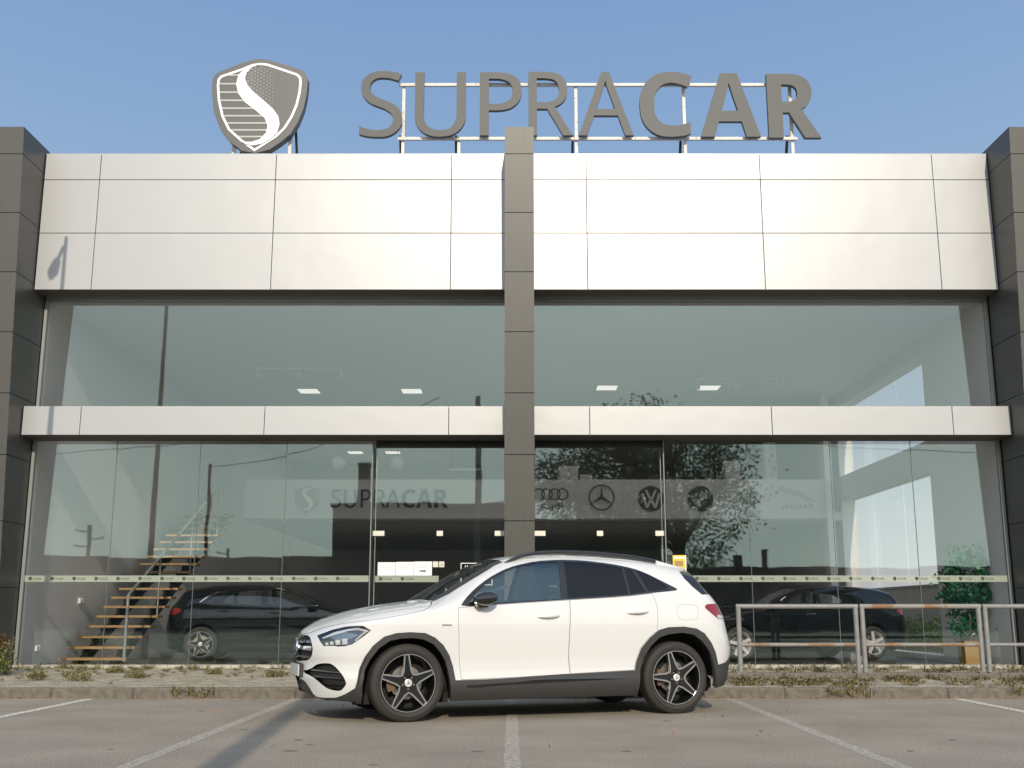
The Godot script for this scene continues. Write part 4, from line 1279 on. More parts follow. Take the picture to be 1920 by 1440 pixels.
	st.lathe([Vector2(0.092, 0), Vector2(0.092, 0.012), Vector2(0.080, 0.012), Vector2(0.080, 0)], 40, Transform3D(Basis(Vector3.UP, -PI / 2), Vector3(-0.972, 0.672, 0)))
	obj("star_ring", st, M.chrome, car)
	for k in 3:
		var s := MB.new()
		var a := PI / 2 + TAU * k / 3
		s.prism(PackedVector2Array([Vector2.from_angle(a) * 0.082, Vector2.from_angle(a + PI / 3) * 0.014, Vector2.ZERO, Vector2.from_angle(a - PI / 3) * 0.014]), 0.0, 0.014, Transform3D(Basis(Vector3.UP, -PI / 2), Vector3(-0.974, 0.672, 0)))
		obj("star_arm", s, M.chrome, car)
	panel("intake_mesh", intake, M.matt_black, car, -0.045)
	for y in [0.345, 0.405, 0.462]:
		for p in Geometry2D.intersect_polygons(intake, poly([-1, y + 0.012, -0.58, y - 0.02, -0.58, y - 0.008, -1, y + 0.024])):
			panel("intake_slat", p, M.gloss_black, car, -0.02, 0.02)
	var plate := bx(Vector3(-0.990, 0.405, -0.26), Vector3(-0.978, 0.515, 0.26), 0.003)
	obj("number_plate", plate, M.plate_white, car)
	obj("plate_carrier", bx(Vector3(-0.978, 0.395, -0.27), Vector3(-0.94, 0.525, 0.27), 0.01), M.cladding, car)
	panel("fender_badge", poly([0.272, 0.897, 0.366, 0.897, 0.366, 0.883, 0.272, 0.883]), M.frame_metal, car, 0.004, 0.004)
	# roof rails
	var rl := MB.new()
	var rp := []
	var rq := []
	var rail_pts := [[1.02, 1.508], [1.10, 1.555], [1.20, 1.592], [1.32, 1.617], [1.5, 1.634], [1.8, 1.640], [2.12, 1.629], [2.44, 1.604], [2.66, 1.575], [2.78, 1.548]]
	for q in rail_pts:
		rp.append(Vector3(q[0], q[1] - 0.016, 0.555 + 0.012 * sin(q[0] * 2.0)))
		rq.append(0.019)
	rl.tube(rp, rq, 10)
	both("roof_rail", rl, M.gloss_black, car)
	# roof spoiler over the tailgate window
	var sp := MB.new()
	var half := [[2.72, 0.60], [2.90, 0.595], [3.0, 0.58], [3.10, 0.545]]
	for i in 3:
		var c := []
		for s in [i, i + 1]:
			var x: float = half[s][0]
			var zz: float = half[s][1]
			var yt := lerpf(1.553, 1.470, (x - 2.72) / 0.38)
			var yb := lerpf(1.49, 1.452, (x - 2.72) / 0.38)
			c.append_array([Vector3(x, yb, -zz), Vector3(x, yb, zz), Vector3(x, yt, zz - 0.035), Vector3(x, yt, -zz + 0.035)])
		sp.hexa(c)
	obj("roof_spoiler", sp, M.white_paint, car)
	# door mirrors
	var mi := MB.new()
	var mp := []
	var mr := []
	for k in 9:
		var u := k / 8.0
		mp.append(Vector3(0.575 + 0.215 * u, 1.128 + 0.028 * u, 0.985))
		mr.append(0.085 * pow(sin(PI * clampf(0.12 + u * 0.80, 0, 1)), 0.65))
	mi.tube(mp, mr, 18)
	for i in mi.v.size():   # flatten the housing a little in height and widen it sideways
		var p := mi.v[i]
		mi.v[i] = Vector3(p.x, 1.14 + (p.y - 1.14) * 0.82, 0.985 + (p.z - 0.985) * 1.35)
	mi.bevel(Vector3(0.60, 1.055, 0.86), Vector3(0.72, 1.10, 0.99), 0.015)
	both("door_mirror", mi, M.gloss_black, car)
	# dark inner body, cabin and liners
	var inner := MB.new()
	inner.bevel(Vector3(-0.80, 0.19, -0.58), Vector3(3.35, 0.36, 0.58), 0.05)
	inner.bevel(Vector3(-0.80, 0.30, -0.50), Vector3(-0.30, 0.80, 0.50), 0.05)
	inner.bevel(Vector3(0.42, 0.24, -0.80), Vector3(2.28, 0.50, 0.80), 0.03)
	inner.bevel(Vector3(2.55, 0.36, -0.55), Vector3(3.40, 1.02, 0.55), 0.05)
	inner.bevel(Vector3(1.15, 1.52, -0.50), Vector3(2.85, 1.545, 0.50), 0.005)
	inner.bevel(Vector3(0.45, 0.48, -0.80), Vector3(2.5, 0.98, -0.76), 0.01)
	inner.bevel(Vector3(0.45, 0.48, 0.76), Vector3(2.5, 0.98, 0.80), 0.01)
	obj("underbody", inner, M.matt_black, car)
	obj("dashboard", bx(Vector3(0.15, 0.72, -0.72), Vector3(0.72, 1.06, 0.72), 0.08), M.seat_dark, car)
	for z in [-0.37, 0.37]:
		obj("seat", seat(1.32, z), M.seat_dark, car)
	obj("rear_bench", bx(Vector3(2.15, 0.5, -0.66), Vector3(2.35, 1.12, 0.66), 0.06), M.seat_dark, car)
	var sw := MB.new()
	var ring_pts := []
	var ring_r := []
	for k in 25:
		var a := TAU * k / 24
		ring_pts.append(Transform3D(Basis(Vector3.BACK, -0.4), Vector3(0.86, 1.02, 0.36)) * Vector3(0, cos(a) * 0.18, sin(a) * 0.18))
		ring_r.append(0.015)
	sw.tube(ring_pts, ring_r, 8, false)
	obj("steering_wheel", sw, M.seat_dark, car)
	for c in [[-0.045, 0.36], [2.765, 0.36]]:
		both("arch_liner", arch_liner(c[0], c[1], 0.47 if c[0] < 1 else 0.475, 0.58, 0.875), M.matt_black, car)
	for c in [-0.045, 2.765]:
		wheel(car, Transform3D(Basis(Vector3.UP, 0.03 if c < 1 else 0.0), Vector3(c, 0.358, 0.893)), 0.358, 0.266, true, true, 0.07 if c < 1 else 0.27)
		wheel(car, Transform3D(Basis(Vector3.UP, PI), Vector3(c, 0.358, -0.893)), 0.358, 0.266, true, true, 0.4)

func showroom_car(t: Node3D, d: Dictionary) -> void:
	shape = CarShape.new()
	shape.setup(d)
	make_cells(64, 24)
	var grow := func(p: PackedVector2Array, k: float) -> PackedVector2Array:
		return Geometry2D.offset_polygon(p, k)[0]
	var dlo := smooth_poly(poly(d.dlo))
	var wins := []
	for w in d.wins: wins.append(poly(w))
	var tl := poly(d.tail_lamp)
	var hl := poly(d.head_lamp)
	var arches := []
	for c in [0.0, d.base]:
		var p := PackedVector2Array()
		for k in 25: p.append(Vector2(c + cos(PI * k / 24) * 0.365, 0.33 + sin(PI * k / 24) * 0.365))
		p.append(Vector2(c - 0.365, 0.05)); p.append(Vector2(c + 0.365, 0.05))
		arches.append(p)
	var wind := poly(d.windscreen)
	var doors := []
	for q in d.doors: doors.append(poly(q))
	var holes := [dlo, tl, hl, wind] + arches
	for q in doors: holes.append(grow.call(q, 0.003))
	obj("body", joined(cut(PackedVector2Array(), holes)), M.black_paint, t)
	for i in doors.size():
		var m := cut(doors[i], [dlo] + arches)
		skirt(m, doors[i], 0.0, -0.02)
		both(["front_door", "rear_door"][i], m, M.black_paint, t)
	panel("window_trim", dlo, M.gloss_black, t, 0.0, 0.0, wins)
	for i in wins.size():
		panel(["front_window", "rear_window", "quarter_window"][i], wins[i], M.windscreen, t, -0.003)
	obj("windscreen", joined(cut(wind, [], -0.003)), M.gloss_black, t)
	panel("tail_lamp", tl, M.red_lens, t, 0.002, 0.01)
	panel("headlamp", hl, M.clear_lens, t, 0.0)
	if d.has("chrome"):
		panel("window_chrome", poly(d.chrome), M.chrome, t, 0.004, 0.004)
	for h in d.handles:
		var m := MB.new()
		m.tube([Vector3(h[0], h[1], shape.w(h[0], h[1]) + 0.005), Vector3(h[0] + 0.1, h[1] + 0.006, shape.w(h[0] + 0.1, h[1]) + 0.03), Vector3(h[0] + 0.2, h[1] + 0.01, shape.w(h[0] + 0.2, h[1]) + 0.005)], [0.008, 0.014, 0.008], 8)
		both("door_handle", m, M.black_paint if not d.has("bright") else M.chrome, t)
	var mm := MB.new()
	mm.tube([Vector3(0.60, 1.0, 0.93), Vector3(0.66, 1.01, 0.93), Vector3(0.74, 1.015, 0.93), Vector3(0.78, 1.015, 0.93)], [0.04, 0.075, 0.078, 0.06], 12)
	both("door_mirror", mm, M.black_paint, t)
	var inner := MB.new()
	inner.bevel(Vector3(shape.x0 + 0.2, 0.16, -0.58), Vector3(shape.x1 - 0.25, 0.36, 0.58), 0.05)
	inner.bevel(Vector3(0.42, 0.2, -0.78), Vector3(d.base - 0.42, 0.88, 0.78), 0.03)
	obj("underbody", inner, M.matt_black, t)
	for z in [-0.37, 0.37]:
		obj("seat", seat(1.30, z), M.seat_dark, t, Transform3D(Basis(), Vector3(0, -0.12, 0)))
	for c in [0.0, d.base]:
		both("arch_liner", arch_liner(c, 0.33, 0.39, 0.56, 0.84), M.matt_black, t)
		wheel(t, Transform3D(Basis(), Vector3(c, 0.318, 0.875)), 0.318, 0.232, d.star, true, d.spin)
		wheel(t, Transform3D(Basis(Vector3.UP, PI), Vector3(c, 0.318, -0.875)), 0.318, 0.232, d.star, true, d.spin)

func showroom_cars() -> void:
	var side := [[0.12, 0.80], [0.2, 0.85], [0.3, 0.875], [0.45, 0.87], [0.6, 0.88], [0.75, 0.895], [0.85, 0.89], [0.95, 0.86], [1.05, 0.82]]
	var hatch := thing("black_hatchback", "black hatchback with dark star-spoke wheels inside the hall beside the staircase", "car", Vector3(-3.15, 0.12, -3.96), PI + 0.085)
	showroom_car(hatch, {"base": 2.73, "star": true, "spin": 0.2,
		"top": [[-0.92, 0.55], [-0.91, 0.64], [-0.86, 0.70], [-0.75, 0.77], [-0.5, 0.85], [0, 0.94], [0.35, 0.99], [0.5, 1.05], [0.9, 1.25], [1.15, 1.35], [1.4, 1.41], [1.7, 1.435], [2.1, 1.435], [2.6, 1.41], [3.0, 1.36], [3.14, 1.32], [3.2, 1.22], [3.34, 1.05], [3.44, 0.98], [3.48, 0.85], [3.5, 0.6]],
		"belt": [[-0.92, 0.53], [-0.8, 0.64], [-0.5, 0.75], [0, 0.85], [0.5, 0.93], [1.5, 0.98], [2.5, 1.02], [2.9, 1.02], [3.2, 0.92], [3.5, 0.55]],
		"low": [[-0.92, 0.53], [-0.9, 0.3], [-0.8, 0.18], [0, 0.16], [2.7, 0.17], [3.3, 0.22], [3.46, 0.3], [3.5, 0.55]],
		"side": side, "nose": [[0.1, -0.85], [0.3, -0.90], [0.55, -0.92], [0.7, -0.90], [2, -0.90]], "tail": [[0.1, 3.42], [0.3, 3.46], [0.6, 3.5], [0.9, 3.47], [2, 3.44]],
		"dlo": [0.52, 0.97, 0.75, 1.13, 1.05, 1.27, 1.35, 1.34, 1.7, 1.37, 2.1, 1.36, 2.4, 1.31, 2.65, 1.20, 2.78, 1.09, 2.6, 1.05, 1.6, 1.0],
		"wins": [[0.62, 0.99, 0.80, 1.12, 1.06, 1.24, 1.36, 1.31, 1.56, 1.33, 1.53, 1.02], [1.66, 1.335, 2.05, 1.33, 2.30, 1.29, 2.36, 1.06, 1.63, 1.025], [2.40, 1.26, 2.58, 1.18, 2.66, 1.10, 2.42, 1.07]],
		"windscreen": [0.40, 1.0, 0.55, 1.05, 0.9, 1.21, 1.15, 1.31, 1.2, 1.37, 0.9, 1.4, 0.36, 1.06],
		"tail_lamp": [3.10, 0.93, 3.16, 0.97, 3.6, 0.98, 3.6, 0.86, 3.22, 0.86], "head_lamp": [-0.84, 0.66, -0.55, 0.76, -0.45, 0.75, -0.60, 0.66, -0.8, 0.60],
		"doors": [[0.45, 0.94, 0.44, 0.5, 0.47, 0.28, 1.55, 0.29, 1.54, 0.5, 1.56, 0.98], [1.57, 0.98, 1.55, 0.5, 1.56, 0.29, 2.26, 0.31, 2.40, 0.6, 2.50, 1.02]],
		"handles": [[1.28, 0.88], [2.22, 0.92]], "chrome": [2.46, 1.285, 2.66, 1.20, 2.80, 1.085, 2.775, 1.08, 2.64, 1.185, 2.45, 1.27]})
	var ay := deg_to_rad(17.5)
	var wagon := thing("black_estate_car", "black estate car with bright silver five-spoke wheels inside the hall behind the railings", "car", Vector3(4.25, 0.12, -2.86) - Vector3(sin(ay), 0, cos(ay)) * 0.87, ay)
	showroom_car(wagon, {"base": 2.90, "star": false, "spin": 0.1, "bright": true,
		"top": [[-0.84, 0.55], [-0.83, 0.64], [-0.78, 0.70], [-0.6, 0.78], [-0.3, 0.86], [0.2, 0.93], [0.6, 0.985], [0.9, 1.12], [1.2, 1.27], [1.45, 1.36], [1.8, 1.42], [2.2, 1.435], [2.7, 1.425], [3.2, 1.38], [3.5, 1.31], [3.6, 1.2], [3.75, 1.02], [3.84, 0.96], [3.88, 0.8], [3.9, 0.6]],
		"belt": [[-0.84, 0.53], [-0.7, 0.64], [-0.4, 0.75], [0, 0.83], [0.6, 0.91], [1.5, 0.95], [2.5, 0.985], [3.3, 1.0], [3.6, 0.9], [3.9, 0.55]],
		"low": [[-0.84, 0.53], [-0.82, 0.3], [-0.72, 0.18], [0, 0.16], [2.9, 0.17], [3.7, 0.24], [3.86, 0.32], [3.9, 0.55]],
		"side": side, "nose": [[0.1, -0.78], [0.3, -0.82], [0.55, -0.84], [0.7, -0.82], [2, -0.82]], "tail": [[0.1, 3.8], [0.3, 3.85], [0.6, 3.9], [0.9, 3.87], [2, 3.84]],
		"dlo": [0.72, 0.95, 0.95, 1.08, 1.25, 1.22, 1.5, 1.30, 1.85, 1.345, 2.3, 1.355, 2.8, 1.33, 3.2, 1.26, 3.42, 1.15, 3.45, 1.08, 3.2, 1.04, 1.8, 0.98],
		"wins": [[0.82, 0.97, 1.0, 1.07, 1.27, 1.19, 1.52, 1.265, 1.74, 1.30, 1.72, 1.0], [1.82, 1.31, 2.3, 1.32, 2.58, 1.305, 2.64, 1.04, 1.80, 1.005], [2.70, 1.295, 3.02, 1.26, 3.30, 1.17, 3.34, 1.10, 2.72, 1.05]],
		"windscreen": [0.63, 0.99, 0.80, 1.03, 1.2, 1.23, 1.42, 1.31, 1.5, 1.40, 1.1, 1.38, 0.58, 1.05],
		"tail_lamp": [3.45, 0.93, 3.52, 0.98, 4.0, 0.97, 4.0, 0.84, 3.58, 0.84], "head_lamp": [-0.78, 0.66, -0.50, 0.76, -0.38, 0.74, -0.55, 0.66, -0.74, 0.60],
		"doors": [[0.60, 0.92, 0.58, 0.5, 0.50, 0.28, 1.72, 0.29, 1.71, 0.5, 1.745, 0.96], [1.755, 0.96, 1.72, 0.5, 1.73, 0.29, 2.42, 0.31, 2.58, 0.6, 2.70, 1.0]],
		"handles": [[1.42, 0.86], [2.44, 0.89]]})

func street_side() -> void:
	# tubular railings on the low kerb
	var zr := 2.54
	var spans := [[3.15, 4.78], [4.87, 6.49], [6.58, 8.25]]
	var says := ["grey tube railing behind the white car's tail, its middle bar rusting at one side", "grey tube railing with the rustiest bars, standing between two others on the low kerb", "grey tube railing with clean bars in front of the potted tree and end pillar"]
	for k in 3:
		var t := thing("tube_railing", says[k], "railing", Vector3(spans[k][0], 0.19, zr), 0.0, "railings in front of the showroom")
		var w: float = spans[k][1] - spans[k][0]
		for x in [0.0, w]:
			var s := MB.new()
			s.tube([Vector3(x, -0.02, 0), Vector3(x, 0.905, 0)], [0.034, 0.034], 16)
			obj("post", s, M.railing_grey, t)
			obj("base_plate", bx(Vector3(x - 0.07, 0.012, -0.06), Vector3(x + 0.07, 0.024, 0.06), 0.003), M.railing_grey, t)
		var a := MB.new()
		a.tube([Vector3(-0.033, 0.905, 0), Vector3(w + 0.033, 0.905, 0)], [0.033, 0.033], 16)
		obj("top_bar", a, M.railing_rust if k == 1 else M.railing_grey, t)
		var b := MB.new()
		b.tube([Vector3(0.02, 0.385, 0), Vector3(w - 0.02, 0.385, 0)], [0.026, 0.026], 14)
		obj("middle_bar", b, M.railing_rust if k < 2 else M.railing_grey, t)
	# the street lamp just outside the picture whose shadow climbs the fascia
	var l := thing("street_lamp", "tall grey street lamp on the kerb beside the left pillar", "street lamp", Vector3(-7.24, 0.10, 4.15))
	var p := MB.new()
	p.tube([Vector3(0, 0, 0), Vector3(0, 3.0, 0), Vector3(0, 8.85, 0)], [0.072, 0.055, 0.030], 16)
	obj("pole", p, M.lamp_grey, l)
	var arm := MB.new()
	arm.tube([Vector3(0, 8.7, 0), Vector3(-0.02, 8.82, 0.35), Vector3(-0.05, 8.86, 0.95)], [0.035, 0.033, 0.03], 10)
	obj("arm", arm, M.lamp_grey, l)
	var hd := MB.new()
	hd.tube([Vector3(-0.05, 8.88, 0.85), Vector3(-0.06, 8.87, 1.0), Vector3(-0.08, 8.86, 1.3), Vector3(-0.09, 8.85, 1.5)], [0.04, 0.075, 0.095, 0.04], 12)
	obj("lamp_head", hd, M.lamp_grey, l)
	# the bare pole behind the camera that throws the long shadow over the bay line
	var q := thing("bare_pole", "bare concrete pole across the lane, seen mirrored in the left entrance", "pole", Vector3(-1.22, 0, 20.9))
	var s2 := MB.new()
	s2.tube([Vector3(0, 0, 0), Vector3(0.02, 4.0, 0), Vector3(0.0, 8.67, 0)], [0.15, 0.125, 0.10], 18)
	obj("shaft", s2, M.concrete, q)
	obj("foot", bx(Vector3(-0.28, -0.02, -0.28), Vector3(0.28, 0.14, 0.28), 0.02), M.concrete, q)

func staircase() -> void:
	var t := thing("staircase", "open staircase with orange timber treads along the left inner wall", "staircase")
	var steps := 18
	var run := 0.392
	var rise := 0.176
	for k in steps:
		var y := 0.26 + k * rise
		var z := -1.10 - k * run
		obj("tread", bx(Vector3(-7.72, y - 0.045, z - 0.32), Vector3(-6.56, y, z), 0.005), M.tread_wood, t)
		for x in [-7.45, -6.84]:
			var b := MB.new()
			b.prism(PackedVector2Array([Vector2(0, 0), Vector2(-0.26, 0), Vector2(-0.40, -0.20), Vector2(-0.06, -0.20)]), -0.02, 0.02, Transform3D(Basis(Vector3.UP, -PI / 2) * Basis(), Vector3(x, y - 0.046, z - 0.02)))
			obj("bracket", b, M.black_metal, t)
	for x in [-7.45, -6.84]:
		var s := MB.new()
		s.bar(Vector3(x, 0.08, -1.30), Vector3(x, 0.08 + steps * rise, -1.30 - steps * run), 0.07, 0.20)
		obj("stringer", s, M.black_metal, t)
	var hr := MB.new()
	hr.tube([Vector3(-6.60, 0.2, -1.12), Vector3(-6.60, 1.28, -1.12), Vector3(-6.60, 1.32, -1.16), Vector3(-6.60, 1.32 + 15 * rise, -1.16 - 15 * run)], [0.028, 0.028, 0.028, 0.028], 12)
	obj("handrail", hr, M.frame_metal, t)
	for k in [4, 9, 14]:
		var s := MB.new()
		s.tube([Vector3(-6.60, 0.26 + k * rise, -1.2 - k * run), Vector3(-6.60, 1.30 + k * rise, -1.2 - k * run)], [0.018, 0.018], 10)
		obj("baluster", s, M.frame_metal, t)
	for c in [["wall_socket", Vector3(-7.99, 0.42, -0.85), "twin white wall socket low on the side wall near the glass"], ["wall_switch", Vector3(-7.99, 1.22, -2.6), "small white switch on the side wall by the lower treads"]]:
		var w := thing(c[0], c[2], "socket", c[1])
		obj("plate", bx(Vector3(0, -0.06, -0.11), Vector3(0.012, 0.06, 0.11), 0.004), M.white_print, w)
		obj("module", bx(Vector3(0.012, -0.04, -0.09), Vector3(0.045, 0.05, -0.01), 0.006), M.white_print, w)
		obj("module", bx(Vector3(0.012, -0.04, 0.01), Vector3(0.045, 0.05, 0.09), 0.006), M.white_print, w)

func small_things() -> void:
	# papers taped to the left entrance
	var z := -0.112
	for k in 3:
		var t := thing("paper_notice", ["printed white notice taped to the glass door, the one beside the jamb", "printed white notice taped between two others on the glass door", "white notice with a thick black arrow, taped beside the door lock"][k], "notice", Vector3(-2.20 + k * 0.298, 1.605, z), 0.0, "notices on the left entrance")
		obj("sheet", bx(Vector3(0, 0, 0), Vector3(0.292, 0.215 + 0.006 * k, 0.003)), M.paper, t)
		for j in 3 - (1 if k == 2 else 0):
			obj("print_line", bx(Vector3(0.05 + 0.02 * j, 0.155 - j * 0.028, 0.0032), Vector3(0.24 - 0.02 * j, 0.161 - j * 0.028, 0.0036)), M.pale_print, t)
		if k == 2:
			var a := MB.new()
			a.prism(PackedVector2Array([Vector2(0.09, 0.062), Vector2(0.16, 0.062), Vector2(0.16, 0.048), Vector2(0.20, 0.073), Vector2(0.16, 0.098), Vector2(0.16, 0.084), Vector2(0.09, 0.084)]), 0.0032, 0.0038)
			obj("arrow", a, M.print_dark, t)
	var lk := thing("door_lock", "square steel lock case across the meeting edge of the left glass doors", "lock", Vector3(-1.20, 1.735, -0.10))
	obj("case", bx(Vector3(-0.10, 0, -0.03), Vector3(-0.004, 0.10, 0.03), 0.006), M.steel, lk)
	obj("keeper", bx(Vector3(0.004, 0, -0.03), Vector3(0.095, 0.10, 0.03), 0.006), M.steel, lk)
	var cy := MB.new()
	cy.lathe([Vector2(0.016, 0.03), Vector2(0.016, 0.036), Vector2(0.0, 0.036)], 12, Transform3D(Basis(), Vector3(0.05, 0.05, 0)))
	obj("cylinder", cy, M.frame_metal, lk)
	var hs := thing("opening_hours_sign", "small black opening hours sign with white border on the left entrance glass", "sign", Vector3(-0.84, 1.45, z))
	obj("border", bx(Vector3(0, 0, 0), Vector3(0.52, 0.36, 0.003)), M.white_print, hs)
	obj("plate", bx(Vector3(0.012, 0.012, 0.003), Vector3(0.508, 0.348, 0.005)), M.gloss_black, hs)
	obj("word", fitted("Horário", true, Vector3(0.07, 0.245, 0.005), Vector3(0.36, 0.325, 0.007)), M.white_print, hs)
	var yp := thing("yellow_poster", "yellow poster on the glass behind the white car's tail", "poster", Vector3(2.62, 1.55, 0.004))
	obj("sheet", bx(Vector3(0, 0, 0), Vector3(0.22, 0.38, 0.003)), M.poster_yellow, yp)
	obj("edge_strip", bx(Vector3(0.20, 0.0, 0.003), Vector3(0.22, 0.38, 0.0045)), M.paper, yp)
	obj("picture_band", bx(Vector3(0.03, 0.20, 0.003), Vector3(0.17, 0.29, 0.0045)), M.pot_yellow, yp)
	obj("headline", bx(Vector3(0.02, 0.325, 0.003), Vector3(0.19, 0.355, 0.0045)), M.paper, yp)
	# potted tree inside, behind the right railing
	var pl := thing("potted_tree", "bushy green potted tree in a yellow planter inside the glass", "plant", Vector3(7.74, 0.12, -0.95))
	var pot := MB.new()
	pot.hexa([Vector3(-0.14, 0, -0.14), Vector3(0.14, 0, -0.14), Vector3(0.14, 0, 0.14), Vector3(-0.14, 0, 0.14), Vector3(-0.16, 0.42, -0.16), Vector3(0.16, 0.42, -0.16), Vector3(0.16, 0.42, 0.16), Vector3(-0.16, 0.42, 0.16)])
	obj("planter", pot, M.pot_yellow, pl)
	var tr := MB.new()
	tr.tube([Vector3(0, 0.4, 0), Vector3(0.03, 0.8, 0.02), Vector3(-0.02, 1.2, 0), Vector3(0.02, 1.6, 0.0)], [0.025, 0.02, 0.016, 0.008], 8)
	obj("trunk", tr, M.bark, pl)
	var r := RandomNumberGenerator.new()
	r.seed = 88
	var centres := []
	for k in 60:
		var y := r.randf_range(0.60, 1.92)
		var rad := 0.34 * sin(clampf((y - 0.45) / 1.55, 0, 1) * PI) ** 0.55
		centres.append([Vector3(r.randf_range(-1, 1) * rad, y, r.randf_range(-0.8, 0.8) * rad), r.randf_range(0.06, 0.12)])
	obj("crown", leaf_cloud(centres, 34, 0.10, r, [Color(0.012, 0.09, 0.045), Color(0.025, 0.15, 0.07), Color(0.045, 0.20, 0.09)]), M.indoor_leaf, pl)

func leaf_cloud(centres: Array, each: int, size: float, r: RandomNumberGenerator, tints: Array) -> ArrayMesh:
	var v := PackedVector3Array()
	var n := PackedVector3Array()
	var c := PackedColorArray()
	for q in centres:
		for k in each:
			var d := Vector3(r.randfn(), r.randfn() * 0.8, r.randfn()) * 0.5
			var p: Vector3 = q[0] + d * q[1] * 1.6
			var a := Vector3(r.randfn(), r.randfn() * 0.6 - 0.3, r.randfn()).normalized()
			var b := a.cross(Vector3(r.randfn(), r.randfn(), r.randfn())).normalized()
			var s := size * r.randf_range(0.6, 1.25)
			var nn := a.cross(b).normalized()
			var t0: Color = tints[r.randi() % tints.size()]
			var f := r.randf_range(0.75, 1.2)
			t0 = Color(t0.r * f, t0.g * f, t0.b * f)
			var pts := [p, p + a * s * 0.45 + b * s * 0.30 + nn * s * 0.06, p + a * s, p + a * s * 0.45 - b * s * 0.30 + nn * s * 0.06]
			for i in [0, 1, 2, 0, 2, 3]:
				v.append(pts[i]); n.append(nn); c.append(t0)
	var m := ArrayMesh.new()
	var arr := []
	arr.resize(Mesh.ARRAY_MAX)
	arr[Mesh.ARRAY_VERTEX] = v
	arr[Mesh.ARRAY_NORMAL] = n
	arr[Mesh.ARRAY_COLOR] = c
	m.add_surface_from_arrays(Mesh.PRIMITIVE_TRIANGLES, arr)
	return m

func beside_the_hall() -> void:   # what shows through the side windows
	var w := thing("boundary_wall", "low beige rendered wall outside the hall's side windows", "wall", Vector3(12.2, 0, -3.0))
	obj("wall_face", bx(Vector3(0, -0.1, -24.0), Vector3(0.3, 1.75, 3.5)), M.stone_ledge, w)
	obj("coping", bx(Vector3(-0.05, 1.75, -24.0), Vector3(0.35, 1.83, 3.5), 0.01), M.concrete, w)
	var r := RandomNumberGenerator.new()
	r.seed = 9
	var hd := thing("clipped_hedge", "green clipped hedge in front of the beige boundary wall", "hedge", Vector3(11.6, 0, -12.0))
	var c := []
	for k in 120: c.append([Vector3(r.randf_range(-0.3, 0.3), r.randf_range(0.1, 0.75), r.randf_range(-8.0, 4.0)), 0.22])
	var st := MB.new()
	for k in 12: st.tube([Vector3(0, -0.05, -7.5 + k), Vector3(0.05, 0.6, -7.5 + k)], [0.03, 0.015], 6)
	obj("stem", st, M.bark, hd)
	obj("foliage", leaf_cloud(c, 60, 0.09, r, [Color(0.06, 0.11, 0.025), Color(0.10, 0.15, 0.04)]), M.leaf, hd)

# ---- what the glass mirrors: the far side of the street, behind the camera ----
func block(called: String, label: String, a: Vector3, b: Vector3, roof := 0.25) -> Node3D:
	var t := thing(called, label, "building", Vector3((a.x + b.x) / 2, 0, a.z))
	var w := (b.x - a.x) / 2
	var d := b.z - a.z
	obj("wall", bx(Vector3(-w, -0.05, 0), Vector3(w, b.y - roof, d)), M.street_wall, t)
	obj("roof", bx(Vector3(-w - 0.15, b.y - roof, -0.15), Vector3(w + 0.15, b.y, d + 0.15)), M.street_roof, t)
	return t

